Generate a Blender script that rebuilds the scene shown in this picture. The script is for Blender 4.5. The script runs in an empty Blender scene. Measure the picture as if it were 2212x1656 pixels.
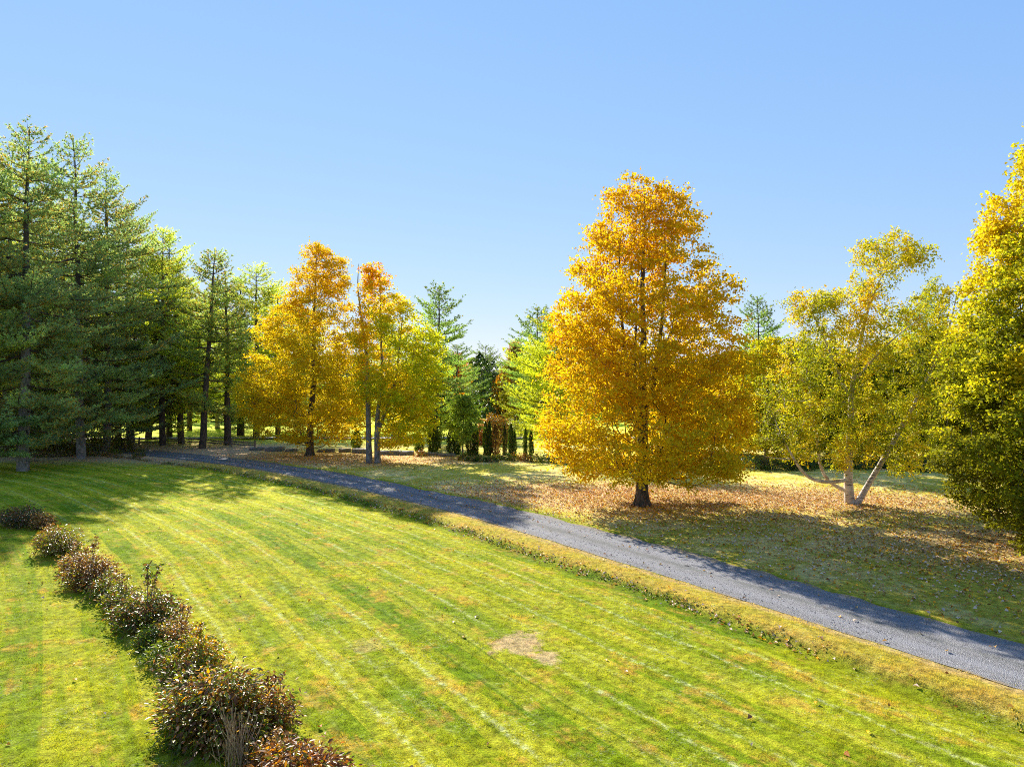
import bpy, math, random
import numpy as np
from mathutils import Vector

rng = np.random.default_rng(7)
random.seed(7)
scene = bpy.context.scene
COL = scene.collection
R = math.radians
F = 1495.0            # focal length in pixels of a 2212 px wide picture
CAM_H = 6.5
SUN_AZ, SUN_EL = R(25), R(31)   # sun stands ahead and to the left of the view

# ------------------------------------------------------------------ helpers
def gp(px, py):
    """ground point (x, y) seen at a pixel of the 2212 px wide photograph"""
    d = CAM_H * F / (py - 828.0)
    return np.array([(px - 1106.0) / F * d, d])

def norm(a):
    return a / np.maximum(np.linalg.norm(a, axis=-1, keepdims=True), 1e-9)

def vnoise(x, y, seed=0):
    """cheap smooth value noise, about -1..1"""
    x = np.asarray(x, float); y = np.asarray(y, float)
    xi = np.floor(x).astype(np.int64); yi = np.floor(y).astype(np.int64)
    fx = x - xi; fy = y - yi
    fx = fx * fx * (3 - 2 * fx); fy = fy * fy * (3 - 2 * fy)
    def h(a, b):
        n = (a * 374761393 + b * 668265263 + seed * 974634777) & 0x7fffffff
        n = ((n ^ (n >> 13)) * 1274126177) & 0x7fffffff
        n = n ^ (n >> 16)
        return (n & 0xffff) / 32767.5 - 1.0
    return (h(xi, yi) * (1 - fx) + h(xi + 1, yi) * fx) * (1 - fy) + (h(xi, yi + 1) * (1 - fx) + h(xi + 1, yi + 1) * fx) * fy

def add_mesh(name, verts, faces, mats, parent=None, cols=None, uvs=None, smooth=False, matidx=None, fcol=False):
    """verts (N,3); faces: one (M,k) array or a list of such arrays; one linked mesh object"""
    if not isinstance(faces, (list, tuple)):
        faces = [faces]
    faces = [f for f in faces if len(f)]
    me = bpy.data.meshes.new(name)
    verts = np.ascontiguousarray(verts, dtype=np.float32)
    me.vertices.add(len(verts)); me.vertices.foreach_set('co', verts.ravel())
    loops = np.concatenate([f.ravel() for f in faces]).astype(np.int32)
    tot = np.concatenate([np.full(len(f), f.shape[1], np.int32) for f in faces])
    start = np.concatenate([[0], np.cumsum(tot)[:-1]]).astype(np.int32)
    me.loops.add(len(loops)); me.loops.foreach_set('vertex_index', loops)
    me.polygons.add(len(tot)); me.polygons.foreach_set('loop_start', start); me.polygons.foreach_set('loop_total', tot)
    if smooth:
        me.polygons.foreach_set('use_smooth', np.ones(len(tot), bool))
    if matidx is not None:
        me.polygons.foreach_set('material_index', matidx.astype(np.int32))
    if cols is not None:
        a = me.attributes.new('Col', 'FLOAT_COLOR', 'POINT')
        c = np.ones((len(verts), 4), np.float32); c[:, :3] = cols
        a.data.foreach_set('color', c.ravel())
    if uvs is not None:
        uv = me.uv_layers.new(name='UVMap')
        uv.data.foreach_set('uv', uvs[loops].astype(np.float32).ravel())
    for m in (mats if isinstance(mats, (list, tuple)) else [mats]):
        me.materials.append(m)
    me.update(calc_edges=True)
    o = bpy.data.objects.new(name, me)
    COL.objects.link(o)
    if parent is not None:
        o.parent = parent
    return o

def thing(name, label, cat, loc, rotz=0.0, group=None):
    o = bpy.data.objects.new(name, None)
    COL.objects.link(o)
    o.location = loc; o.rotation_euler = (0, 0, rotz)
    o.empty_display_size = 0.5
    o['label'] = label; o['category'] = cat
    if group:
        o['group'] = group
    return o

def dup(root, loc, rotz, scale, label, group=None):
    r = root.copy(); COL.objects.link(r)
    r.location = loc; r.rotation_euler = (0, 0, rotz); r.scale = scale
    r['label'] = label
    if group:
        r['group'] = group
    for ch in list(root.children):
        c = ch.copy(); COL.objects.link(c); c.parent = r
    return r

class Tubes:
    def __init__(self):
        self.v = []; self.f = []; self.n = 0
    def add(self, path, rad, sides=6):
        path = np.asarray(path, float); rad = np.asarray(rad, float)
        m = len(path)
        if m < 2:
            return
        t = np.gradient(path, axis=0); t = norm(t)
        ref = np.array([0.31, 0.95, 0.05]) if abs(t[0, 1]) < 0.8 else np.array([0.95, 0.2, 0.25])
        a = norm(np.cross(t, ref)); b = np.cross(t, a)
        ang = np.linspace(0, 2 * np.pi, sides, endpoint=False)
        ring = (a[:, None, :] * np.cos(ang)[None, :, None] + b[:, None, :] * np.sin(ang)[None, :, None]) * rad[:, None, None]
        v = (path[:, None, :] + ring).reshape(-1, 3)
        i = np.arange(m - 1)[:, None] * sides; j = np.arange(sides)[None, :]; j2 = (j + 1) % sides
        f = np.stack([i + j, i + j2, i + sides + j2, i + sides + j], -1).reshape(-1, 4) + self.n
        self.v.append(v); self.f.append(f); self.n += len(v)
    def mesh(self, name, mat, parent, smooth=True):
        return add_mesh(name, np.concatenate(self.v), np.concatenate(self.f), mat, parent, smooth=smooth)

# ------------------------------------------------------------------ node helpers
def new_mat(name):
    m = bpy.data.materials.new(name); m.use_nodes = True
    nt = m.node_tree; nt.nodes.clear()
    out = nt.nodes.new('ShaderNodeOutputMaterial')
    return m, nt, out

class NT:
    def __init__(self, nt):
        self.nt = nt
    def node(self, typ, **kw):
        n = self.nt.nodes.new(typ)
        for k, v in kw.items():
            setattr(n, k, v)
        return n
    def link(self, a, b):
        self.nt.links.new(a, b)
    def inp(self, sock, v):
        if isinstance(v, bpy.types.NodeSocket):
            self.link(v, sock)
        elif v is not None:
            sock.default_value = v
    def math(self, op, a, b=None, c=None, clamp=False):
        n = self.node('ShaderNodeMath', operation=op, use_clamp=clamp)
        self.inp(n.inputs[0], a); self.inp(n.inputs[1], b)
        if c is not None:
            self.inp(n.inputs[2], c)
        return n.outputs[0]
    def noise(self, vec, scale, detail=3, rough=0.55, distort=0.0):
        n = self.node('ShaderNodeTexNoise')
        self.inp(n.inputs['Vector'], vec)
        n.inputs['Scale'].default_value = scale; n.inputs['Detail'].default_value = detail
        n.inputs['Roughness'].default_value = rough; n.inputs['Distortion'].default_value = distort
        return n.outputs['Fac']
    def ramp(self, fac, lo, hi):
        n = self.node('ShaderNodeMapRange', interpolation_type='SMOOTHSTEP')
        self.inp(n.inputs['Value'], fac)
        n.inputs['From Min'].default_value = lo; n.inputs['From Max'].default_value = hi
        return n.outputs['Result']
    def mix(self, fac, a, b, mode='MIX'):
        n = self.node('ShaderNodeMix', data_type='RGBA', blend_type=mode)
        self.inp(n.inputs[0], fac)
        for s, v in ((n.inputs[6], a), (n.inputs[7], b)):
            if isinstance(v, (tuple, list)):
                s.default_value = (*v[:3], 1)
            else:
                self.link(v, s)
        return n.outputs[2]
    def comb(self, x, y, z=0.0):
        n = self.node('ShaderNodeCombineXYZ')
        self.inp(n.inputs[0], x); self.inp(n.inputs[1], y); self.inp(n.inputs[2], z)
        return n.outputs[0]

def leaf_material(name, trans=0.45, rough=0.55, spec=0.25, tgain=(1.15, 1.1, 0.9), var=0.0):
    m, nt, out = new_mat(name); N = NT(nt)
    at = N.node('ShaderNodeAttribute', attribute_name='Col')
    p = N.node('ShaderNodeBsdfPrincipled')
    N.link(at.outputs['Color'], p.inputs['Base Color'])
    p.inputs['Roughness'].default_value = rough
    p.inputs['Specular IOR Level'].default_value = spec
    tr = N.node('ShaderNodeBsdfTranslucent')
    N.link(N.mix(1.0, at.outputs['Color'], tgain, 'MULTIPLY'), tr.inputs['Color'])
    mx = N.node('ShaderNodeMixShader'); mx.inputs[0].default_value = trans
    N.link(p.outputs[0], mx.inputs[1]); N.link(tr.outputs[0], mx.inputs[2])
    N.link(mx.outputs[0], out.inputs['Surface'])
    return m

def bark_material(name, c1, c2, sc=6.0, stretch=0.25, bump=0.6, top=None):
    m, nt, out = new_mat(name); N = NT(nt)
    tc = N.node('ShaderNodeTexCoord')
    mp = N.node('ShaderNodeMapping'); mp.inputs['Scale'].default_value = (1, 1, stretch)
    N.link(tc.outputs['Object'], mp.inputs['Vector'])
    n = N.noise(mp.outputs[0], sc * 2, 5, 0.65, 0.4)
    n2 = N.noise(tc.outputs['Object'], sc * 0.35, 3)
    col = N.mix(N.ramp(n, 0.35, 0.65), c1, c2)
    col = N.mix(N.math('MULTIPLY', N.ramp(n2, 0.5, 0.75), 0.5), col, tuple(c * 1.35 for c in c2))
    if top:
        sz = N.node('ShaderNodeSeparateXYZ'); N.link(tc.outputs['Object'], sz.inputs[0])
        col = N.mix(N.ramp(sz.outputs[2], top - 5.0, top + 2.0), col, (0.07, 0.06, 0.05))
    p = N.node('ShaderNodeBsdfPrincipled'); N.link(col, p.inputs['Base Color'])
    p.inputs['Roughness'].default_value = 0.9; p.inputs['Specular IOR Level'].default_value = 0.15
    b = N.node('ShaderNodeBump'); b.inputs['Strength'].default_value = bump; b.inputs['Distance'].default_value = 0.04
    N.link(n, b.inputs['Height']); N.link(b.outputs[0], p.inputs['Normal'])
    N.link(p.outputs[0], out.inputs['Surface'])
    return m

def birch_bark():
    m, nt, out = new_mat('birch_bark'); N = NT(nt)
    tc = N.node('ShaderNodeTexCoord')
    mp = N.node('ShaderNodeMapping'); mp.inputs['Scale'].default_value = (1.2, 1.2, 9.0)
    N.link(tc.outputs['Object'], mp.inputs['Vector'])
    n = N.noise(mp.outputs[0], 1.6, 4, 0.6, 0.3)
    n2 = N.noise(tc.outputs['Object'], 2.2, 4, 0.6)
    col = N.mix(N.ramp(n2, 0.35, 0.7), (0.42, 0.34, 0.27), (0.66, 0.60, 0.53))
    col = N.mix(N.ramp(n, 0.54, 0.66), col, (0.10, 0.075, 0.06))
    n3 = N.noise(tc.outputs['Object'], 0.9, 2, 0.5)
    col = N.mix(N.math('MULTIPLY', N.ramp(n3, 0.56, 0.66), 0.8), col, (0.22, 0.16, 0.12))
    p = N.node('ShaderNodeBsdfPrincipled'); N.link(col, p.inputs['Base Color'])
    p.inputs['Roughness'].default_value = 0.7
    N.link(p.outputs[0], out.inputs['Surface'])
    return m

# ------------------------------------------------------------------ driveway curve and terrain
CP = np.array([(60, -62), (30, -12), (22, 1), (16.4, 9.6), (11.9, 15.9), (10.2, 18.4), (8.4, 21.2), (5.3, 25.8), (2.3, 30.3), (-1.6, 35.6), (-8, 43.3),
               (-15.3, 50.8), (-22.2, 56.8), (-28.4, 61.2), (-36, 66), (-46, 73), (-60, 84), (-90, 108)], float)
def catmull(P, n=24):
    out = []
    for i in range(1, len(P) - 2):
        p0, p1, p2, p3 = P[i - 1], P[i], P[i + 1], P[i + 2]
        t = np.linspace(0, 1, n, endpoint=False)[:, None]
        out.append(0.5 * (2 * p1 + (p2 - p0) * t + (2 * p0 - 5 * p1 + 4 * p2 - p3) * t ** 2 + (3 * p1 - p0 - 3 * p2 + p3) * t ** 3))
    return np.concatenate(out)
CURVE = catmull(CP)
seg = np.linalg.norm(np.diff(CURVE, axis=0), axis=1)
CLEN = np.concatenate([[0], np.cumsum(seg)])
CT = norm(np.gradient(CURVE, axis=0))

def road_uv(x, y):
    """u: signed distance from the driveway's middle (plus on the near lawn side), v: metres along it"""
    x = np.atleast_1d(np.asarray(x, float)); y = np.atleast_1d(np.asarray(y, float))
    u = np.empty(len(x)); v = np.empty(len(x))
    for s in range(0, len(x), 20000):
        xx, yy = x[s:s + 20000], y[s:s + 20000]
        d2 = (xx[:, None] - CURVE[None, :, 0]) ** 2 + (yy[:, None] - CURVE[None, :, 1]) ** 2
        k = d2.argmin(1)
        dx, dy = xx - CURVE[k, 0], yy - CURVE[k, 1]
        a = dx * CT[k, 0] + dy * CT[k, 1]
        a = np.clip(a, -0.8, 0.8)
        px, py = dx - a * CT[k, 0], dy - a * CT[k, 1]
        side = np.sign(CT[k, 0] * dy - CT[k, 1] * dx)
        u[s:s + 20000] = side * np.hypot(px, py)
        v[s:s + 20000] = CLEN[k] + a
    return u, v

def sstep(x, a, b):
    t = np.clip((x - a) / (b - a), 0, 1)
    return t * t * (3 - 2 * t)

def height_uv(x, y, u, v):
    h = 0.07 * vnoise(x / 7.0, y / 7.0, 3) + 0.022 * vnoise(x / 1.3, y / 1.3, 4) + 0.012 * vnoise(x / 0.45, y / 0.45, 5)
    h = h * sstep(np.abs(u), 1.0, 2.6)
    wob = u + 0.16 * vnoise(v / 1.7, u * 0 + 3, 11) + 0.10 * vnoise(v / 0.6, u * 0 + 9, 12)
    near = sstep(v, 40, 55) * 1.0
    # verge hump, then the drop into the shallow swale, then the lawn
    h += 0.05 * sstep(wob, 1.6, 2.4) * (1 - sstep(wob, 2.75, 3.35))
    h -= 0.13 * sstep(wob, 2.9, 3.45) * (1 - sstep(wob, 3.55, 4.6))
    h -= 0.05 * (1 - sstep(np.abs(u), 1.25, 1.65))
    return h

def ground_z(x, y):
    u, v = road_uv([x], [y])
    return float(height_uv(np.array([x]), np.array([y]), u, v)[0])

# ------------------------------------------------------------------ ground material (also worn by the grass blades)
def lawn_material(name, blades):
    m, nt, out = new_mat(name); N = NT(nt)
    geo = N.node('ShaderNodeNewGeometry'); P = geo.outputs['Position']
    sp = N.node('ShaderNodeSeparateXYZ'); N.link(P, sp.inputs[0])
    X, Y = sp.outputs[0], sp.outputs[1]
    uvn = N.node('ShaderNodeUVMap'); su = N.node('ShaderNodeSeparateXYZ'); N.link(uvn.outputs[0], su.inputs[0])
    U, V = su.outputs[0], su.outputs[1]
    big = N.noise(P, 0.16, 3, 0.5)
    med = N.noise(P, 0.75, 4, 0.6)
    fine = N.noise(P, 5.0, 4, 0.65)
    tiny = N.noise(P, 26.0, 3, 0.7)
    G1, G2, G3 = (0.165, 0.255, 0.005), (0.40, 0.40, 0.010), (0.55, 0.345, 0.05)
    col = N.mix(N.ramp(N.math('ADD', big, N.math('MULTIPLY', N.math('SUBTRACT', med, 0.5), 0.5)), 0.36, 0.64), G1, G2)
    # mowing lanes that run along the driveway
    wig = N.math('MULTIPLY', N.math('SUBTRACT', N.noise(N.comb(U, V), 0.12, 2), 0.5), 0.5)
    lane = N.math('DIVIDE', N.math('ADD', U, wig), 0.86)
    lid = N.math('FLOOR', lane); fr = N.math('FRACT', lane)
    wn = N.node('ShaderNodeTexWhiteNoise', noise_dimensions='1D'); N.link(lid, wn.inputs['W'])
    par = N.math('MODULO', N.math('ABSOLUTE', lid), 2.0)
    lanef = N.math('ADD', N.math('MULTIPLY', wn.outputs['Value'], 0.40), N.math('MULTIPLY', par, 0.50))
    streak = N.noise(N.comb(N.math('MULTIPLY', U, 4.5), N.math('MULTIPLY', V, 0.16)), 1.0, 4, 0.65)
    lanem = N.math('MULTIPLY', lanef, N.ramp(streak, 0.2, 0.6))
    lawnside = N.ramp(U, 3.4, 4.4)
    col = N.mix(N.math('MULTIPLY', lanem, lawnside), col, (0.47, 0.46, 0.028))
    dkl = N.math('MULTIPLY', N.math('MULTIPLY', N.math('SUBTRACT', 1.0, par), lawnside), N.ramp(streak, 0.65, 0.3))
    col = N.mix(N.math('MULTIPLY', dkl, 0.55), col, (0.175, 0.27, 0.006))
    # dry tan patches
    dry = N.ramp(N.math('ADD', N.math('MULTIPLY', N.noise(P, 0.9, 5, 0.7), 0.75), N.math('MULTIPLY', streak, 0.30)), 0.535, 0.66)
    col = N.mix(N.math('MULTIPLY', dry, 0.75), col, G3)
    # pale lines of laid grass and thin dark wheel lines at the lane edges
    wob = N.math('MULTIPLY', N.math('SUBTRACT', N.noise(P, 2.6, 3, 0.6), 0.5), 0.12)
    frw = N.math('ADD', fr, wob)
    edge = N.math('SUBTRACT', 1.0, N.ramp(N.math('ABSOLUTE', N.math('SUBTRACT', frw, 0.5)), 0.0, 0.14))
    pn = N.noise(N.comb(N.math('MULTIPLY', U, 1.0), N.math('MULTIPLY', V, 0.16)), 1.0, 3, 0.6)
    pf = N.noise(P, 7.0, 4, 0.75)
    pale = N.math('MULTIPLY', N.math('MULTIPLY', edge, N.ramp(pn, 0.36, 0.50)), N.math('MULTIPLY', N.math('MULTIPLY', N.ramp(pf, 0.42, 0.62), lawnside), N.math('ADD', 0.25, N.ramp(wn.outputs['Value'], 0.25, 0.75))))
    rowfade = N.math('SUBTRACT', 1.0, N.math('MULTIPLY', N.ramp(U, 15.5, 18.0), 0.65))
    pale = N.math('MULTIPLY', pale, rowfade)
    col = N.mix(N.math('MULTIPLY', pale, 0.72), col, (0.58, 0.62, 0.27))
    edge2 = N.math('SUBTRACT', 1.0, N.ramp(N.math('ABSOLUTE', N.math('SUBTRACT', frw, 0.61)), 0.0, 0.075))
    dk = N.math('MULTIPLY', N.math('MULTIPLY', edge2, N.ramp(pn, 0.36, 0.50)), lawnside)
    wn2 = N.node('ShaderNodeTexWhiteNoise', noise_dimensions='1D'); N.link(N.math('ADD', lid, 57.3), wn2.inputs['W'])
    dk = N.math('MULTIPLY', N.math('MULTIPLY', dk, rowfade), N.ramp(wn2.outputs['Value'], 0.3, 0.8))
    col = N.mix(N.math('MULTIPLY', dk, 0.70), col, (0.10, 0.19, 0.008))
    # worn bare spots on the open lawn
    for (cx, cy, rr, k) in ((0.15, 17.35, 0.75, 0.7), (0.85, 16.5, 0.4, 0.7), (-3.6, 17.2, 0.5, 0.3)):
        dist = N.math('SQRT', N.math('ADD', N.math('POWER', N.math('SUBTRACT', X, cx), 2.0), N.math('POWER', N.math('SUBTRACT', Y, cy), 2.0)))
        dist = N.math('ADD', dist, N.math('MULTIPLY', N.math('SUBTRACT', N.noise(P, 1.6, 4, 0.7), 0.5), rr * 3.4))
        col = N.mix(N.math('MULTIPLY', N.math('SUBTRACT', 1.0, N.ramp(dist, rr * 0.55, rr * 1.15)), k), col, (0.66, 0.44, 0.24))
    # verge: straw and rust, then the swale, its bank's shade painted in as deep green
    Uw = N.math('ADD', U, N.math('MULTIPLY', N.math('SUBTRACT', N.noise(P, 1.3, 4, 0.6), 0.5), 0.7))
    verge = N.math('MULTIPLY', N.ramp(Uw, 1.2, 1.7), N.math('SUBTRACT', 1.0, N.ramp(Uw, 2.9, 3.4)))
    vcol = N.mix(N.ramp(med, 0.35, 0.65), (0.52, 0.36, 0.075), (0.47, 0.39, 0.045))
    vcol = N.mix(N.math('SUBTRACT', 1.0, N.ramp(Uw, 1.55, 2.1)), vcol, (0.55, 0.39, 0.16))
    col = N.mix(N.math('MULTIPLY', verge, 0.97), col, vcol)
    sw = N.math('MULTIPLY', N.ramp(Uw, 2.9, 3.2), N.math('SUBTRACT', 1.0, N.ramp(Uw, 3.5, 4.0)))
    col = N.mix(N.math('MULTIPLY', sw, 0.35), col, (0.07, 0.13, 0.012))
    # far side of the drive: thinner, yellower turf with leaf crumbs
    far = N.math('SUBTRACT', 1.0, N.ramp(U, -2.6, -1.3))
    fcol = N.mix(N.ramp(N.math('ADD', med, N.math('MULTIPLY', N.math('SUBTRACT', big, 0.5), 0.8)), 0.40, 0.66), (0.54, 0.46, 0.06), (0.80, 0.62, 0.23))
    col = N.mix(N.math('MULTIPLY', far, 0.88), col, fcol)
    for (cx, cy, rx, ry, k) in ((7.5, 40.5, 13.0, 5.5, 0.8), (19, 38.5, 6.5, 5.0, 0.65), (-15, 59.5, 15.0, 5.5, 0.9), (19, 27, 6, 5, 0.5)):
        dd = N.math('ADD', N.math('POWER', N.math('DIVIDE', N.math('SUBTRACT', X, cx), rx), 2.0), N.math('POWER', N.math('DIVIDE', N.math('SUBTRACT', Y, cy), ry), 2.0))
        mk = N.math('SUBTRACT', 1.0, N.ramp(dd, 0.2, 1.25))
        mk = N.math('MULTIPLY', mk, N.math('MULTIPLY', N.ramp(fine, 0.32, 0.62), far))
        col = N.mix(N.math('MULTIPLY', mk, k), col, (0.56, 0.36, 0.20))
    # needle floor under the pines and the hay field behind
    ndl = N.math('MULTIPLY', N.math('SUBTRACT', 1.0, N.ramp(N.math('ADD', X, N.math('MULTIPLY', med, 6.0)), -24.0, -14.0)),
                 N.ramp(N.math('ADD', Y, N.math('MULTIPLY', med, 8.0)), 58.0, 64.0))
    col = N.mix(N.math('MULTIPLY', ndl, 0.9), col, (0.55, 0.36, 0.22))
    hay = N.ramp(N.math('ADD', Y, N.math('MULTIPLY', big, 20.0)), 80.0, 92.0)
    col = N.mix(hay, col, N.mix(N.ramp(big, 0.4, 0.6), (0.48, 0.56, 0.02), (0.60, 0.60, 0.06)))
    # grain: pale flecks paint the sky's glint on clover leaves
    flk = N.noise(P, 17.0, 2, 0.6)
    clv = N.ramp(N.math('ADD', N.noise(P, 0.7, 3, 0.6), N.math('MULTIPLY', N.math('SUBTRACT', med, 0.5), 0.4)), 0.47, 0.62)
    col = N.mix(N.math('MULTIPLY', N.math('MULTIPLY', clv, N.ramp(flk, 0.56, 0.66)), 0.45), col, (0.52, 0.56, 0.30))
    shade = N.math('ADD', 0.38, N.math('MULTIPLY', N.ramp(fine, 0.30, 0.68), 0.72)); shade = N.math('ADD', shade, N.math('MULTIPLY', N.ramp(tiny, 0.30, 0.70), 0.62))  # dark speckle paints in the shade between grass clumps
    shc = N.comb(shade, shade, shade)
    col = N.mix(1.0, col, shc, 'MULTIPLY')
    p = N.node('ShaderNodeBsdfPrincipled'); N.link(col, p.inputs['Base Color'])
    p.inputs['Roughness'].default_value = 0.6 if blades else 0.95
    p.inputs['Specular IOR Level'].default_value = 0.12 if blades else 0.05
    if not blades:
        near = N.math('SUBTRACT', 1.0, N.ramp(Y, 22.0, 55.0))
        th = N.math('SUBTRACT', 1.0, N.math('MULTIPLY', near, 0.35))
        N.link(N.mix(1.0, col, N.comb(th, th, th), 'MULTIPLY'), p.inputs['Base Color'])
    if blades:
        tr = N.node('ShaderNodeBsdfTranslucent')
        N.link(N.mix(1.0, col, (1.25, 1.2, 0.8), 'MULTIPLY'), tr.inputs['Color'])
        mx = N.node('ShaderNodeMixShader'); mx.inputs[0].default_value = 0.45
        N.link(p.outputs[0], mx.inputs[1]); N.link(tr.outputs[0], mx.inputs[2])
        N.link(mx.outputs[0], out.inputs['Surface'])
    else:
        hgt = N.math('ADD', N.math('MULTIPLY', fine, 0.6), N.math('MULTIPLY', tiny, 0.5))
        b = N.node('ShaderNodeBump'); b.inputs['Strength'].default_value = 0.8; b.inputs['Distance'].default_value = 0.07
        N.link(hgt, b.inputs['Height']); N.link(b.outputs[0], p.inputs['Normal'])
        N.link(p.outputs[0], out.inputs['Surface'])
    return m

def gravel_material():
    m, nt, out = new_mat('gravel'); N = NT(nt)
    geo = N.node('ShaderNodeNewGeometry'); P = geo.outputs['Position']
    uvn = N.node('ShaderNodeUVMap'); su = N.node('ShaderNodeSeparateXYZ'); N.link(uvn.outputs[0], su.inputs[0])
    U, V = su.outputs[0], su.outputs[1]
    vo = N.node('ShaderNodeTexVoronoi'); N.link(P, vo.inputs['Vector']); vo.inputs['Scale'].default_value = 55.0
    sc = N.node('ShaderNodeSeparateColor'); N.link(vo.outputs['Color'], sc.inputs[0])
    col = N.mix(N.math('POWER', sc.outputs[0], 1.3), (0.10, 0.10, 0.104), (0.31, 0.305, 0.305))
    col = N.mix(N.math('MULTIPLY', N.ramp(sc.outputs[1], 0.8, 1.0), 0.5), col, (0.34, 0.27, 0.19))
    col = N.mix(N.math('MULTIPLY', N.ramp(sc.outputs[2], 0.93, 1.0), 0.6), col, (0.55, 0.55, 0.55))
    n = N.noise(P, 0.8, 4, 0.6)
    ln = N.noise(N.comb(N.math('MULTIPLY', U, 3.2), N.math('MULTIPLY', V, 0.22)), 1.0, 3, 0.6)
    k = N.math('ADD', 0.55, N.math('ADD', N.math('MULTIPLY', n, 0.4), N.math('MULTIPLY', ln, 0.5)))
    col = N.mix(1.0, col, N.comb(k, k, k), 'MULTIPLY')
    wear = N.math('SUBTRACT', 1.0, N.ramp(N.math('ABSOLUTE', N.math('SUBTRACT', N.math('ABSOLUTE', U), 0.72)), 0.05, 0.34))
    col = N.mix(N.math('MULTIPLY', wear, 0.50), col, (0.27, 0.27, 0.285))
    mid = N.math('SUBTRACT', 1.0, N.ramp(N.math('ADD', N.math('ABSOLUTE', U), N.math('MULTIPLY', N.math('SUBTRACT', n, 0.5), 0.7)), 0.0, 0.30))
    col = N.mix(N.math('MULTIPLY', mid, 0.55), col, (0.10, 0.105, 0.09))
    ed = N.math('ADD', N.math('ABSOLUTE', U), N.math('MULTIPLY', N.math('SUBTRACT', N.noise(P, 2.2, 4, 0.7), 0.5), 0.9))
    col = N.mix(N.math('MULTIPLY', N.ramp(ed, 1.35, 1.62), 0.75), col, (0.30, 0.22, 0.11))
    p = N.node('ShaderNodeBsdfPrincipled'); N.link(col, p.inputs['Base Color'])
    p.inputs['Roughness'].default_value = 0.85; p.inputs['Specular IOR Level'].default_value = 0.3
    b = N.node('ShaderNodeBump'); b.inputs['Strength'].default_value = 0.9; b.inputs['Distance'].default_value = 0.025
    N.link(N.math('SUBTRACT', 1.0, vo.outputs['Distance']), b.inputs['Height']); N.link(b.outputs[0], p.inputs['Normal'])
    N.link(p.outputs[0], out.inputs['Surface'])
    return m

def stone_material(name, c1, c2):
    m, nt, out = new_mat(name); N = NT(nt)
    tc = N.node('ShaderNodeTexCoord')
    n = N.noise(tc.outputs['Object'], 5.0, 5, 0.65); n2 = N.noise(tc.outputs['Object'], 1.4, 3)
    col = N.mix(N.ramp(n, 0.3, 0.7), c1, c2)
    col = N.mix(N.math('MULTIPLY', N.ramp(n2, 0.5, 0.7), 0.5), col, (0.12, 0.14, 0.06))
    p = N.node('ShaderNodeBsdfPrincipled'); N.link(col, p.inputs['Base Color']); p.inputs['Roughness'].default_value = 0.9
    b = N.node('ShaderNodeBump'); b.inputs['Strength'].default_value = 0.6; b.inputs['Distance'].default_value = 0.05
    N.link(n, b.inputs['Height']); N.link(b.outputs[0], p.inputs['Normal'])
    N.link(p.outputs[0], out.inputs['Surface'])
    return m

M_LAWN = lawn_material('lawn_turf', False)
M_BLADE = lawn_material('grass_blade', True)
M_GRAVEL = gravel_material()
M_LEAF = leaf_material('autumn_leaf', 0.56, 0.6, 0.10, (1.3, 1.22, 0.7))
M_BIRCHLEAF = leaf_material('birch_leaf', 0.5, 0.5, 0.2, (1.2, 1.2, 0.8))
M_NEEDLE = leaf_material('pine_needle', 0.52, 0.55, 0.25, (1.35, 1.3, 0.7))
M_GLOSSY = leaf_material('peony_leaf', 0.42, 0.42, 0.42, (1.35, 1.3, 0.6))
M_LITTER = leaf_material('dry_leaf', 0.15, 0.6, 0.25, (1.1, 1.0, 0.9))
M_PLANT = leaf_material('plant_leaf', 0.42, 0.45, 0.35, (1.2, 1.2, 0.8))
M_BARK = bark_material('maple_bark', (0.055, 0.042, 0.032), (0.15, 0.12, 0.095))
M_GREYBARK = bark_material('grey_bark', (0.10, 0.09, 0.08), (0.27, 0.25, 0.23))
M_PINEBARK = bark_material('pine_bark', (0.045, 0.034, 0.028), (0.14, 0.105, 0.085))
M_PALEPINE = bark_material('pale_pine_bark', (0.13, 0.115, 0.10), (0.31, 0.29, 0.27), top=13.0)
M_BIRCH = birch_bark()
M_STONE = stone_material('field_stone', (0.11, 0.11, 0.11), (0.27, 0.265, 0.26))
M_WOOD = bark_material('weathered_rail', (0.11, 0.085, 0.065), (0.26, 0.21, 0.17), 5, 1.0, 0.3)
M_TWIG = bark_material('dry_stalk', (0.25, 0.17, 0.09), (0.42, 0.31, 0.18), 8, 1.0, 0.1)

# ------------------------------------------------------------------ ground sheet
def build_ground():
    xs = np.concatenate([[-3000, -1500, -700, -350, -200, -140, -100, -80, -66], np.arange(-56, 40.01, 0.26), [44, 50, 60, 80, 110, 160, 250, 500, 1200, 3000]])
    ys = np.concatenate([[-400, -150, -60, -25, -8, 0, 4, 7], np.arange(9, 82.01, 0.26), [86, 92, 100, 112, 130, 160, 220, 350, 700, 1500, 3500]])
    gx, gy = np.meshgrid(xs, ys)
    x, y = gx.ravel(), gy.ravel()
    u, v = road_uv(x, y)
    z = height_uv(x, y, u, v)
    nx, ny = len(xs), len(ys)
    i = np.arange(ny - 1)[:, None] * nx; j = np.arange(nx - 1)[None, :]
    f = np.stack([i + j, i + j + 1, i + nx + j + 1, i + nx + j], -1).reshape(-1, 4)
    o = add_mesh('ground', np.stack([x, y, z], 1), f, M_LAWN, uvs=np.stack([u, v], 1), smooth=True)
    o['kind'] = 'structure'

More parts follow.
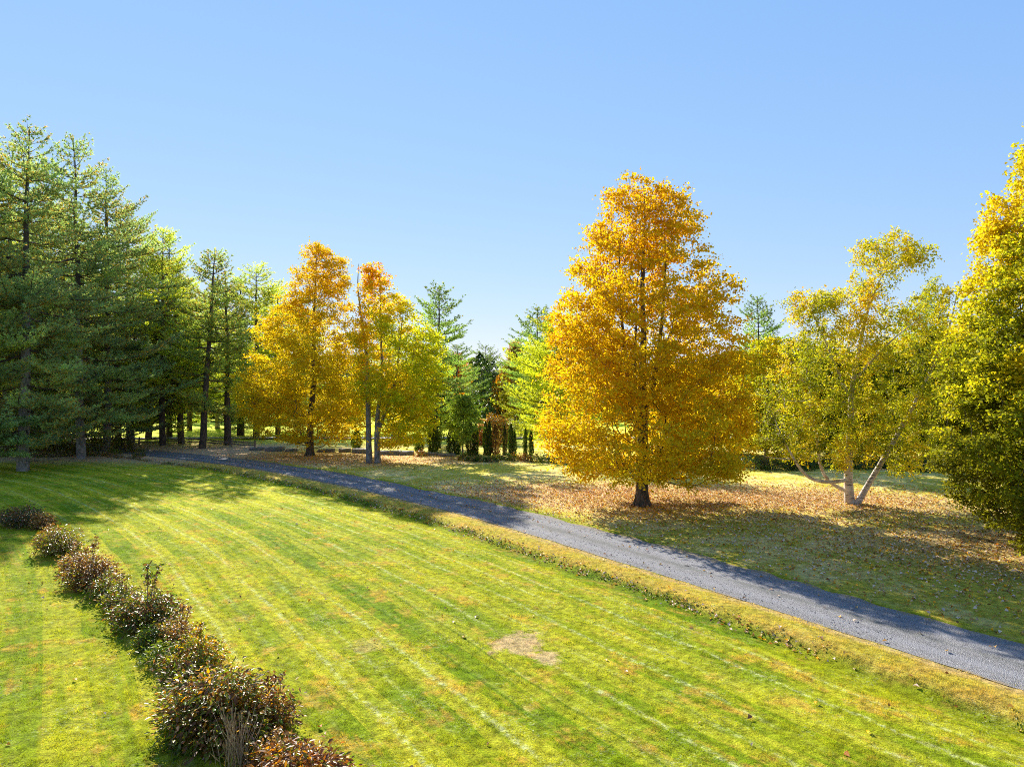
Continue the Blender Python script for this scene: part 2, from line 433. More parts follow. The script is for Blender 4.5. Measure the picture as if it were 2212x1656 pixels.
def build_drive():
    us = np.linspace(-1, 1, 13)
    L = CLEN[-1]
    vs = np.arange(20, L - 3, 0.22)
    cx = np.interp(vs, CLEN, CURVE[:, 0]); cy = np.interp(vs, CLEN, CURVE[:, 1])
    tx = np.interp(vs, CLEN, CT[:, 0]); ty = np.interp(vs, CLEN, CT[:, 1])
    wl = 1.55 + 0.10 * vnoise(vs / 0.9, vs * 0, 21) + 0.14 * vnoise(vs / 4.5, vs * 0, 22)
    wr = 1.60 + 0.12 * vnoise(vs / 0.8, vs * 0, 23) + 0.16 * vnoise(vs / 5.0, vs * 0, 24)
    off = np.where(us[None, :] > 0, us[None, :] * wl[:, None], us[None, :] * wr[:, None])   # + is the lawn side
    nxv, nyv = -ty, tx
    x = cx[:, None] + nxv[:, None] * off; y = cy[:, None] + nyv[:, None] * off
    uu = off.ravel(); vv = np.repeat(vs, len(us))
    rut = -0.018 * np.exp(-((np.abs(off) - 0.72) / 0.25) ** 2)
    g = height_uv(x.ravel(), y.ravel(), uu, vv).reshape(x.shape)
    z = np.maximum(g, -0.05) + 0.012 + 0.035 * (1 - us[None, :] ** 2) + rut + 0.006 * vnoise(x / 0.3, y / 0.3, 31)
    k = len(us); i = np.arange(len(vs) - 1)[:, None] * k; j = np.arange(k - 1)[None, :]
    f = np.stack([i + j, i + k + j, i + k + j + 1, i + j + 1], -1).reshape(-1, 4)
    f = f[:, ::-1]
    o = add_mesh('driveway', np.stack([x.ravel(), y.ravel(), z.ravel()], 1), f, M_GRAVEL, uvs=np.stack([uu, vv], 1), smooth=True)
    o['kind'] = 'structure'
    # loose stones
    n = 5000
    v = 36 + (CLEN[-1] - 60 - 36) * rng.random(n) ** 1.3; u = rng.normal(0, 0.85, n).clip(-1.9, 1.9)
    px = np.interp(v, CLEN, CURVE[:, 0]) - np.interp(v, CLEN, CT[:, 1]) * u
    py = np.interp(v, CLEN, CURVE[:, 1]) + np.interp(v, CLEN, CT[:, 0]) * u
    pz = height_uv(px, py, u, v); pz = np.where(np.abs(u) < 1.5, np.maximum(pz, -0.05) + 0.035, pz + 0.01)
    s = 0.008 + 0.018 * rng.random(n) ** 2.5
    base = np.array([(1, 0, 0), (0, 1, 0), (-1, 0, 0), (0, -1, 0), (0, 0, 0.8), (0, 0, -0.6)], float)
    V = np.stack([px, py, pz], 1)[:, None, :] + base[None] * s[:, None, None] * rng.uniform(0.6, 1.3, (n, 6, 1))
    fb = np.array([(0, 1, 4), (1, 2, 4), (2, 3, 4), (3, 0, 4), (1, 0, 5), (2, 1, 5), (3, 2, 5), (0, 3, 5)])
    Fc = (fb[None] + (np.arange(n) * 6)[:, None, None]).reshape(-1, 3)
    g = add_mesh('gravel', V.reshape(-1, 3), Fc, M_STONE); g['kind'] = 'stuff'
    g['label'] = 'loose pale stones on the grey gravel driveway'; g['category'] = 'gravel'

# ------------------------------------------------------------------ blades of grass, weeds, litter
def scatter(n, dmin, dmax, power, margin=1.06):
    """points in the field of view, thinning with distance d^-power per square metre"""
    e = 2 - power
    q = rng.random(n)
    d = (dmin ** e + q * (dmax ** e - dmin ** e)) ** (1 / e)
    x = (rng.random(n) * 2 - 1) * (0.74 * margin * d + 1.5)
    return x, d

def build_grass():
    x, y = scatter(1250000, 9.5, 62, 2.4)
    u, v = road_uv(x, y)
    edgen = 0.22 * vnoise(x / 0.5, y / 0.5, 61) + 0.18 * vnoise(x / 1.9, y / 1.9, 62)
    keep = (np.abs(u) > 1.30 + 0.30 * rng.random(len(u)) + edgen)
    pine = (x < -20) & (y > 57)
    keep &= ~pine
    keep &= ~((u < -1.6) & (rng.random(len(u)) < 0.35))
    for (cx, cy, rr) in ((0.15, 17.35, 0.55), (0.85, 16.5, 0.25)):
        keep &= ~((np.hypot(x - cx, y - cy) < rr * (1 + 0.5 * rng.random(len(x)))) & (rng.random(len(x)) < 0.8))
    gapn = vnoise(x / 0.11, y / 0.11, 44) + 0.6 * vnoise(x / 0.29, y / 0.29, 45)
    keep &= rng.random(len(x)) < np.clip(0.75 + 0.55 * gapn, 0.12, 1)
    x, y, u, v = x[keep], y[keep], u[keep], v[keep]
    z = height_uv(x, y, u, v)
    n = len(x)
    tall = np.exp(-((u - 2.9) / 0.55) ** 2)
    clump = 0.8 + 0.75 * vnoise(x / 0.15, y / 0.15, 41) + 0.35 * vnoise(x / 0.6, y / 0.6, 42)
    h = (0.032 + 0.034 * rng.random(n)) * np.clip(clump, 0.15, 2.2) * (1 + 0.35 * tall)
    w = 0.0032 * (y / 11.0) ** 0.95 * (0.7 + 0.6 * rng.random(n))
    h *= np.clip(1 + (y - 20) / 90, 1, 1.4)
    az = rng.random(n) * 2 * np.pi
    lean = rng.uniform(0.2, 1.1, n); laz = rng.random(n) * 2 * np.pi
    side = np.stack([np.cos(az), np.sin(az), np.zeros(n)], 1) * w[:, None]
    tip = np.stack([np.cos(laz) * np.sin(lean), np.sin(laz) * np.sin(lean), np.cos(lean)], 1) * h[:, None]
    b = np.stack([x, y, z - 0.004], 1)
    V = np.stack([b - side, b + side, b + tip], 1).reshape(-1, 3)
    Fc = np.arange(3 * n).reshape(-1, 3)
    uv = np.repeat(np.stack([u, v], 1), 3, axis=0)
    o = add_mesh('grass', V, Fc, M_BLADE, uvs=uv)
    o['kind'] = 'stuff'; o['label'] = 'short mown yellow-green grass of the lawns and verge'; o['category'] = 'grass'

def leaf_faces(P, T, Nrm, size, width=0.5, fold=0.15):
    """kite shaped folded leaves: P centre, T axis, Nrm normal; returns verts (n*4,3), faces (n,4)->2 tris"""
    n = len(P)
    T = norm(T); B = norm(np.cross(Nrm, T)); Nn = np.cross(T, B)
    s = np.asarray(size)[:, None]
    w = s * width
    v0 = P - T * s * 0.5; v2 = P + T * s * 0.5
    m = P - T * s * 0.05
    v1 = m + B * w * 0.5 + Nn * s * fold; v3 = m - B * w * 0.5 + Nn * s * fold
    V = np.stack([v0, v1, v2, v3], 1).reshape(-1, 3)
    i = np.arange(n)[:, None] * 4
    f = np.concatenate([i + np.array([[0, 1, 2]]), i + np.array([[0, 2, 3]])], 1).reshape(-1, 3)
    return V, f

def rand_dir(n):
    return norm(rng.normal(size=(n, 3)))

PAL = {
    'orange': (0.80, 0.35, 0.008), 'gold': (0.84, 0.48, 0.010), 'yellow': (0.86, 0.60, 0.015), 'lemon': (0.78, 0.66, 0.025),
    'lime': (0.50, 0.54, 0.015), 'green': (0.15, 0.24, 0.015), 'olive': (0.24, 0.24, 0.018), 'rust': (0.40, 0.13, 0.012), 'red': (0.50, 0.06, 0.02),
    'tan': (0.56, 0.34, 0.10), 'bronze': (0.22, 0.10, 0.035), 'dkgreen': (0.06, 0.11, 0.018), 'ygreen': (0.30, 0.34, 0.02),
}
PAL = {k: tuple(0.78 * c for c in v) for k, v in PAL.items()}
def palette(keys, w, n):
    a = np.array([PAL[k] for k in keys]); w = np.array(w, float); w /= w.sum()
    return a[rng.choice(len(keys), n, p=w)]

def build_litter():
    spots = [  # centre, spread x, spread y, count, palette weights
        ((7.5, 39.5), 8.0, 4.0, 14000), ((19, 38), 5.5, 3.5, 6000), ((-15, 58.5), 8.0, 3.0, 6000), ((12, 29), 6.0, 5.0, 3600), ((18.5, 26), 4.0, 4.0, 5000), ((2, 41), 6, 3, 2500)]
    P = []
    for c, sx, sy, n in spots:
        P.append(np.stack([rng.normal(c[0], sx, n), rng.normal(c[1], sy, n)], 1))
    P.append(np.stack(scatter(1800, 11, 60, 1.9), 1))
    P = np.concatenate(P)
    u, v = road_uv(P[:, 0], P[:, 1])
    keep = (u < -1.7) | (rng.random(len(u)) < 0.12) | ((np.abs(u - 3.3) < 0.4) & (rng.random(len(u)) < 0.6))
    P, u, v = P[keep], u[keep], v[keep]
    # more leaves caught in the swale
    n2 = 1500
    vv = 36 + 70 * rng.random(n2); uu = rng.normal(3.25, 0.22, n2)
    qx = np.interp(vv, CLEN, CURVE[:, 0]) - np.interp(vv, CLEN, CT[:, 1]) * uu; qy = np.interp(vv, CLEN, CURVE[:, 1]) + np.interp(vv, CLEN, CT[:, 0]) * uu
    P = np.concatenate([P, np.stack([qx, qy], 1)]); u = np.concatenate([u, uu]); v = np.concatenate([v, vv])
    n = len(P)
    z = height_uv(P[:, 0], P[:, 1], u, v) + 0.02 + 0.025 * rng.random(n)
    z = np.where(np.abs(u) < 1.5, z + 0.03, z)
    T = rand_dir(n); T[:, 2] *= 0.35
    Nn = norm(np.array([0, 0, 1.0]) + rng.normal(0, 0.45, (n, 3)))
    V, f = leaf_faces(np.column_stack([P, z]), T, Nn, rng.uniform(0.07, 0.14, n), 0.75, 0.32)
    c = palette(['tan', 'rust', 'gold', 'bronze', 'orange'], [6, 1.6, 1.5, 0.8, 1.2], n) * rng.uniform(0.9, 1.55, (n, 1))
    c = np.where(rng.random((n, 1)) < 0.35, np.array([0.72, 0.52, 0.38]) * rng.uniform(0.7, 1.2, (n, 1)), c)
    o = add_mesh('fallen_leaves', V, f, M_LITTER, cols=np.repeat(c, 4, axis=0))
    o['kind'] = 'stuff'; o['label'] = 'dry tan and orange leaves fallen under the maples'; o['category'] = 'leaves'

def build_weeds():
    n = 1400
    v = 24 + 82 * rng.random(n) ** 1.1
    u = 3.30 + 0.16 * vnoise(v / 1.7, v * 0 + 3, 11) * -1 + rng.normal(0, 0.11, n)
    gate = vnoise(v / 2.3, v * 0, 51) + 0.5 * vnoise(v / 0.7, v * 0, 52)
    k = gate + rng.random(n) * 0.9 > 0.45
    v, u = v[k], u[k]; n = len(v)
    x = np.interp(v, CLEN, CURVE[:, 0]) - np.interp(v, CLEN, CT[:, 1]) * u; y = np.interp(v, CLEN, CURVE[:, 1]) + np.interp(v, CLEN, CT[:, 0]) * u
    z = height_uv(x, y, u, v)
    m = 7
    base = np.repeat(np.stack([x, y, z], 1), m, axis=0)
    N_ = len(base)
    off = rng.normal(0, 0.06, (N_, 3)); off[:, 2] = rng.uniform(0.01, 0.10, N_)
    T = rand_dir(N_); T[:, 2] = np.abs(T[:, 2]) * 0.8
    V, f = leaf_faces(base + off, T, norm(np.array([0, 0, 1.0]) + rng.normal(0, 0.6, (N_, 3))), rng.uniform(0.04, 0.09, N_), 0.5, 0.1)
    c = palette(['green', 'ygreen', 'dkgreen', 'bronze'], [4, 3, 3, 0.7], N_) * rng.uniform(0.7, 1.2, (N_, 1))
    o = add_mesh('weeds', V, f, M_PLANT, cols=np.repeat(c, 4, axis=0))
    o['kind'] = 'stuff'; o['label'] = 'dark green weeds along the shallow swale beside the driveway'; o['category'] = 'weeds'

# ------------------------------------------------------------------ broadleaf trees
class Net:
    """branch network: trunk polyline plus cluster targets joined to the nearest suitable branch"""
    def __init__(self, cap=60000):
        self.p = np.zeros((cap, 3)); self.par = np.full(cap, -1); self.n = 0; self.rmin = np.zeros(cap)
    def node(self, p, par, rmin=0.0):
        i = self.n; self.p[i] = p; self.par[i] = par; self.rmin[i] = rmin; self.n += 1
        return i
    def stem(self, pts, radii, par=-1, step=0.35):
        pts = np.asarray(pts, float); L = np.concatenate([[0], np.cumsum(np.linalg.norm(np.diff(pts, axis=0), axis=1))])
        m = max(2, int(L[-1] / step)); s = np.linspace(0, L[-1], m)
        # smooth through the points
        P = np.stack([np.interp(s, L, pts[:, k]) for k in range(3)], 1)
        for _ in range(3):
            P[1:-1] = 0.25 * P[:-2] + 0.5 * P[1:-1] + 0.25 * P[2:]
        rr = np.interp(s, L, radii)
        last = par
        for q, r in zip(P, rr):
            last = self.node(q, last, r)
        return last
    def nearest(self, p):
        return int(np.linalg.norm(self.p[:self.n] - p, axis=1).argmin())
    def join(self, t, smin, kp, step=0.45, sag=0.10, jit=0.05):
        N = self.p[:self.n]; d = t - N
        dxy = np.hypot(d[:, 0], d[:, 1]); L = np.linalg.norm(d, axis=1)
        cost = L + kp * np.maximum(0, smin * dxy - d[:, 2])
        j = int(cost.argmin()); D = d[j]; l = L[j]
        m = max(1, int(math.ceil(l / step))); last = j
        for s in np.arange(1, m + 1) / m:
            q = N[j] + D * s
            q = q + np.array([0, 0, -1.0]) * sag * l * math.sin(math.pi * s) + (rng.normal(0, jit * step, 3) if s < 1 else 0)
            last = self.node(q, last)
        return last
    def tubes(self, r_tip, expo, min_r=0.006, sides=(4, 6, 10)):
        n = self.n; par = self.par[:n]
        w = np.zeros(n); kids = [[] for _ in range(n)]
        for i in range(n):
            if par[i] >= 0:
                kids[par[i]].append(i)
        for i in range(n - 1, -1, -1):
            if not kids[i]:
                w[i] = max(w[i], 1)
            if par[i] >= 0:
                w[par[i]] += w[i]
        r = np.maximum(np.maximum(r_tip * w ** expo, self.rmin[:n]), min_r)
        for i in range(n - 1, -1, -1):       # a parent is never thinner than its child
            if par[i] >= 0 and r[par[i]] < r[i] * 0.98:
                r[par[i]] = r[i] * 0.98
        T = Tubes()
        stack = [i for i in range(n) if par[i] < 0]
        while stack:
            i = stack.pop(); chain = [i]
            if par[i] >= 0:
                chain = [par[i], i]
            while kids[chain[-1]]:
                ks = sorted(kids[chain[-1]], key=lambda q: -(w[q] + 1e4 * self.rmin[q]))
                stack.extend(ks[1:]); chain.append(ks[0])
            rr = r[chain].copy()
            if par[i] >= 0:
                rr[0] = min(rr[0], rr[1] * 1.25)
            rmax = rr.max()
            T.add(self.p[chain], rr, sides[2] if rmax > 0.09 else (sides[1] if rmax > 0.03 else sides[0]))
        return T

def sprays(C, axis_xy, per, twigs, tl, leaf, width, colf, up=0.6, droop=0.15, flat=0.30, jitter=0.09, outw=0.6):
    """leaf sprays round cluster centres C. colf(points)->colours"""
    n = len(C)
    out = C[:, :2] - axis_xy
    out = np.column_stack([out, np.zeros(n)]); out = norm(out + 1e-6)
    D = np.repeat(out, twigs, axis=0) * outw + rng.normal(0, 0.75, (n * twigs, 3)) * np.array([1, 1, flat])
    D = norm(D)
    L = rng.uniform(tl * 0.45, tl, n * twigs)
    s = rng.random((n * twigs, per)) ** 0.8
    P = np.repeat(C, twigs, axis=0)[:, None, :] + D[:, None, :] * (L[:, None] * s)[:, :, None]
    P = P + rng.normal(0, jitter, P.shape)
    P[:, :, 2] -= droop * (L[:, None] * s) ** 2
    P = P.reshape(-1, 3); m = len(P)
    Nn = norm(np.array([0, 0, up]) + rng.normal(0, 0.55, (m, 3)))
    T = np.repeat(D, per, axis=0) * 0.5 + rng.normal(0, 0.6, (m, 3)); T[:, 2] -= 0.25
    V, f = leaf_faces(P, T, Nn, leaf * rng.uniform(0.65, 1.25, m), width, 0.10)
    c = colf(P) * rng.uniform(0.85, 1.15, (m, 1)) * np.repeat(rng.uniform(0.84, 1.14, n), twigs * per)[:, None]
    return V, f, np.repeat(c, 4, axis=0)

def env_targets(H, prof, n, zlo, zhi, lump=0.16, seed=0, inner=0.45, bias=1.0):
    """cluster centres inside a crown whose left/right radii by height are prof = [(z, rL, rR)]"""
    prof = np.array(prof, float)
    out = []
    while len(out) < n:
        z = rng.uniform(zlo, zhi); a = rng.uniform(0, 2 * math.pi)
        rl = np.interp(z, prof[:, 0], prof[:, 1]); rr = np.interp(z, prof[:, 0], prof[:, 2])
        c = math.cos(a); r = 0.5 * (rl + rr) + c * 0.5 * (rr - rl)
        rmax = prof[:, 1:].max()
        if rng.random() > (r / rmax) ** 1.2 + 0.04:
            continue
        r *= 1 + lump * float(vnoise(a * 1.9 + seed * 7, z * 0.75, seed)) + 0.5 * lump * float(vnoise(a * 5.1, z * 2.0, seed + 1))
        q = rng.random()
        rad = r * (inner + (1 - inner) * q ** 0.6)
        if rng.random() < 0.22:
            rad = r * rng.uniform(0.1, inner + 0.2)
        out.append((rad * math.cos(a), rad * math.sin(a), z))
    return np.array(out)

def bough_targets(H, prof, n, zlo, seed=0, lump=0.16, per=6):
    """cluster centres strung along separate layered boughs that end on the crown's outline"""
    prof = np.array(prof, float); rmax = prof[:, 1:].max()
    rs = np.random.default_rng(seed * 77 + 3)
    out = []; k = 0
    while len(out) < n:
        z = rs.uniform(zlo, H * 0.985); a = k * 2.39996 + rs.normal(0, 0.35); k += 1
        c = math.cos(a)
        rl = np.interp(z, prof[:, 0], prof[:, 1]); rr = np.interp(z, prof[:, 0], prof[:, 2])
        r = 0.5 * (rl + rr) + c * 0.5 * (rr - rl)
        if rs.random() > max(r, 0) / rmax + 0.16 or r < 0.05:
            continue
        r *= (1 + lump * float(vnoise(a * 1.9 + seed * 7, z * 0.75, seed)) + 0.6 * lump * rs.normal(0, 0.45))
        r = min(r, 1.18 * rmax)
        zf = z / H; slope = -0.12 + 1.5 * zf
        m = max(2, int(per * (0.35 + r / rmax) * rs.uniform(0.7, 1.2)))
        s = 0.20 + 0.80 * rs.random(m) ** 0.65; s[0] = 1.0
        lat = rs.normal(0, 1, m) * (0.30 * r * s * (1.12 - s) + 0.16); vert = rs.normal(0, 0.22, m) + 0.05 * r * (s - 0.5)
        zz = z - slope * r * (1 - s) * 0.75 + vert - 0.03 * lat ** 2
        for q, l, h in zip(s, lat, zz):
            if h > zlo * 0.7:
                out.append((math.cos(a) * r * q - math.sin(a) * l, math.sin(a) * r * q + math.cos(a) * l, min(h, H)))
    for z in np.arange(0.62, 0.995, 0.012) * H:      # leaves along the leader up to the tip
        r = 0.5 * (np.interp(z, prof[:, 0], prof[:, 1]) + np.interp(z, prof[:, 0], prof[:, 2]))
        for _ in range(3):
            a = rs.random() * 6.283; q = r * rs.random() ** 0.7
            out.append((math.cos(a) * q, math.sin(a) * q, z + rs.normal(0, 0.1)))
    return np.array(out)

def maple(name, label, px, py, H, prof, colf, n_t=620, per=12, twigs=6, leaf=0.135, trunk_r=0.36, zlo=2.0, seed=1, bark=None, stems=None, lump=0.16, smin=0.55, tl=0.95, group=None, cat='tree', lean=(0, 0), wood_tip=0.007, loc=None, flare=None, shrink=0.35):
    x, y = gp(px, py) if loc is None else loc
    root = thing(name, label, cat, (x, y, ground_z(x, y) - 0.03), group=group)
    net = Net(150000)
    if stems is None:
        hs = np.linspace(0, H * 0.93, 12)
        pts = np.column_stack([lean[0] * hs / H + 0.10 * vnoise(hs / 2.2, hs * 0, seed), lean[1] * hs / H + 0.10 * vnoise(hs / 2.2, hs * 0 + 5, seed), hs])
        pts[0, :2] = 0
        rad = trunk_r * (1 - hs / (H * 0.97)) ** 0.85
        rad[0] = trunk_r * 1.05
        net.stem(pts, rad)
    else:
        for pts, rad in stems:
            net.stem(pts, rad)
    prof = [(p[0], p[1] - shrink, p[2] - shrink) if p[1] > 1.0 else p for p in prof]
    C = bough_targets(H, prof, n_t, zlo, seed, lump)
    C[:, 0] += lean[0] * C[:, 2] / H; C[:, 1] += lean[1] * C[:, 2] / H
    if stems is not None and not flare:      # keep the stems in view low down
        C = C[~((np.abs(C[:, 0] - 0.1) < 0.8) & (C[:, 1] < 0.3) & (C[:, 2] < 5.2))]
    axis = np.column_stack([lean[0] * C[:, 2] / H, lean[1] * C[:, 2] / H])
    order = np.argsort(np.linalg.norm(C[:, :2] - axis, axis=1) + 0.15 * C[:, 2])
    for t in C[order]:
        zf = t[2] / H
        net.join(t, smin * (0.35 + 1.1 * zf), 1.6)
    T = net.tubes(wood_tip, 0.47)
    # root flare
    if stems is None or flare:
        trunk_r = flare or trunk_r
        for k in range(7):
            a = k * 0.9 + seed; d = np.array([math.cos(a), math.sin(a)])
            q = [(d[0] * trunk_r * s, d[1] * trunk_r * s, z) for s, z in ((0.45, 0.9), (0.75, 0.35), (1.15, 0.08), (1.6, -0.03))]
            T.add(q, [trunk_r * 0.45, trunk_r * 0.42, trunk_r * 0.32, trunk_r * 0.12], 7)
    T.mesh('trunk', bark or M_BARK, root)
    V, f, c = sprays(C, axis, per, twigs, tl, leaf, 0.85, colf)
    add_mesh('crown', V, f, M_LEAF, root, cols=c)
    return root

def blend_cols(keys_ws, P, base_w, nscale=0.6, spread=1.0, seed=0):
    """colour by smooth noise through a list of palette keys; base_w per point in 0..1 picks the place in the list"""
    a = np.array([PAL[k] for k in keys_ws])
    t = base_w + spread * 0.22 * vnoise(P[:, 0] * nscale + P[:, 2] * 0.31, P[:, 1] * nscale + P[:, 2] * nscale, seed) + rng.normal(0, 0.13, len(P))
    t = np.clip(t, 0, 0.9999) * (len(a) - 1)
    i = t.astype(int); fr = (t - i)[:, None]
    return a[i] * (1 - fr) + a[np.minimum(i + 1, len(a) - 1)] * fr

# ------------------------------------------------------------------ conifers
def pine(name, label, H, width, zb=0.16, seed=1, kind='white', bark=None, dens=1.0, loc=(0, 0, 0), rotz=0.0, group=None, cat='pine tree', trunk_r=None, gap=0.24, lean=0.0, needles=(0.125, 0.18, 0.075), warm=0.32):
    rs = np.random.default_rng(seed * 101 + 5)
    root = thing(name, label, cat, loc, rotz, group)
    T = Tubes()
    tr = trunk_r or H * 0.0145
    hs = np.linspace(0, H, 16)
    tp = np.column_stack([lean * hs / H + 0.12 * vnoise(hs / 4.0, hs * 0, seed), 0.12 * vnoise(hs / 4.0, hs * 0 + 4, seed), hs]); tp[0, :2] = 0
    T.add(tp, tr * (1 - hs / H) ** 0.8 + 0.012, 9)
    TR = Tubes()
    sh_p, sh_d = [], []       # needle tuft positions and directions
    z = H * zb
    spruce = kind == 'spruce'
    while z < H - 0.25:
        t = (z - H * zb) / (H * (1 - zb))
        if spruce:
            prof = (1 - t) ** 0.85 * 1.0
        else:
            prof = (0.62 + 0.38 * min(1, t / 0.2)) * (1 - t ** 2.5) ** 0.8 + 0.11
        nb = rs.integers(4, 7)
        a0 = rs.random() * 6.28
        for b in range(nb):
            if rs.random() < gap:
                continue
            a = a0 + b * 6.28 / nb + rs.normal(0, 0.25)
            L = width * prof * rs.uniform(0.55, 1.12) * (1 + 0.25 * float(vnoise(a * 1.3 + seed, z * 0.35, seed)))
            L = max(L, 0.35)
            el = (-0.25 + 0.5 * t if spruce else -0.02 + 0.70 * t ** 2.6) + rs.normal(0, 0.13)
            m = max(3, int(L / 0.45) + 2)
            s = np.linspace(0, 1, m)
            dxy = np.array([math.cos(a), math.sin(a)])
            curve = (0.11 if not spruce else 0.08) * L
            bx = s * L * math.cos(el)
            bz = s * L * math.sin(el) - (0.10 * L * np.sin(np.pi * s)) + curve * s ** 2.5
            ox = np.interp(z, hs, tp[:, 0]); oy = np.interp(z, hs, tp[:, 1])
            wig = 0.05 * L * np.cumsum(rs.normal(0, 0.25, m))
            path = np.column_stack([ox + dxy[0] * bx - dxy[1] * wig, oy + dxy[1] * bx + dxy[0] * wig, z + bz])
            TR.add(path, (0.008 + 0.009 * L) * (1 - 0.85 * s) + 0.003, 4)
            # side shoots in the branch plane
            ns = max(3, int(L * (0.72 if not spruce else 0.8) / 0.19 * dens))
            for k in range(ns):
                q = 0.22 + 0.78 * (k + rs.random()) / ns
                p0 = np.array([np.interp(q, s, path[:, j]) for j in range(3)])
                sd = 1 if k % 2 else -1
                ang = sd * rs.uniform(0.5, 1.05)
                d = np.array([math.cos(a + ang), math.sin(a + ang), 0.12 + 0.35 * t + rs.normal(0, 0.13)])
                d /= np.linalg.norm(d)
                l = (0.22 + 0.42 * L * (1 - q) * rs.uniform(0.6, 1.1)) if q < 0.93 else 0.3
                l = min(l, 1.5)
                nt = max(2, int(l / 0.14 * dens))
                st = (np.arange(nt) + rs.random(nt)) / nt
                pp = p0 + d * (l * st)[:, None] + rs.normal(0, 0.035, (nt, 3)); pp[:, 2] += 0.10 * l * st ** 2
                sh_p.append(pp); sh_d.append(np.repeat(d[None], nt, 0))
        z += rs.uniform(0.38, 0.72) * (H / 24) ** 0.5 * (0.75 if spruce else 1.0)
    # a leader tuft
    pp = np.column_stack([np.full(10, tp[-1, 0]), np.full(10, tp[-1, 1]), H - 1.0 + np.arange(10) * 0.11]); sh_p.append(pp); sh_d.append(np.repeat(np.array([[0, 0, 1.0]]), 10, 0))
    # bare dead sticks below the crown
    for k in range(14):
        zz = H * zb * rs.uniform(0.35, 1.1); a = rs.random() * 6.28; L = rs.uniform(0.6, 2.2)
        TR.add([(0, 0, zz), (math.cos(a) * L * 0.5, math.sin(a) * L * 0.5, zz + 0.04 * L), (math.cos(a) * L, math.sin(a) * L, zz - 0.1 * L)], [0.025, 0.015, 0.006], 4)
    P = np.concatenate(sh_p); D = np.concatenate(sh_d)
    tv, bv = np.concatenate(T.v), np.concatenate(TR.v); tf, bf = np.concatenate(T.f), np.concatenate(TR.f)
    add_mesh('trunk', np.concatenate([tv, bv]), np.concatenate([tf, bf + len(tv)]), [bark or M_PINEBARK, M_PINEBARK], root, smooth=True, matidx=np.concatenate([np.zeros(len(tf)), np.ones(len(bf))]))
    nn = 8
    P = np.repeat(P, nn, 0); D = np.repeat(D, nn, 0); n = len(P)
    dirs = norm(D * 0.9 + rng.normal(0, 0.62, (n, 3)) + np.array([0, 0, 0.18]))
    ln = rng.uniform(0.17, 0.32, n) * (0.62 if spruce else 1.0)
    wd = rng.uniform(0.022, 0.040, n)
    sv = norm(np.cross(dirs, rand_dir(n))) * wd[:, None]
    V = np.stack([P - sv, P + sv, P + dirs * ln[:, None]], 1).reshape(-1, 3)
    base = np.array(needles) * 2.5
    nz = vnoise(P[:, 0] * 0.7 + P[:, 2] * 0.4, P[:, 1] * 0.7 + P[:, 2] * 0.9, seed)
    nb_ = vnoise(P[:, 0] * 0.35 + 3 + P[:, 2] * 0.2, P[:, 1] * 0.35 + P[:, 2] * 0.5, seed + 6)
    base = base * (1 - 0.45 * np.clip(nb_, 0, 1))[:, None] * np.array([1, 1, 1.1]) + np.array([0.20, 0.17, 0.0]) * np.clip(-nb_, 0, 1)[:, None] * (0.3 if spruce else 0.9)
    c = base * (1 + 0.35 * nz[:, None]) * rng.uniform(0.75, 1.25, (n, 1))
    rr = np.hypot(P[:, 0], P[:, 1]) / (width + 1e-6)
    yel = (rng.random(n) < warm * np.clip(0.9 - 0.7 * rr + 0.9 * vnoise(P[:, 0] * 0.5 + 9, P[:, 1] * 0.5 + P[:, 2] * 0.6, seed + 3), 0, 1))
    c = np.where(yel[:, None], np.array([0.58, 0.36, 0.06]) * rng.uniform(0.6, 1.2, (n, 1)), c)
    add_mesh('crown', V, np.arange(3 * n).reshape(-1, 3), M_NEEDLE, root, cols=np.repeat(c, 3, 0))
    return root

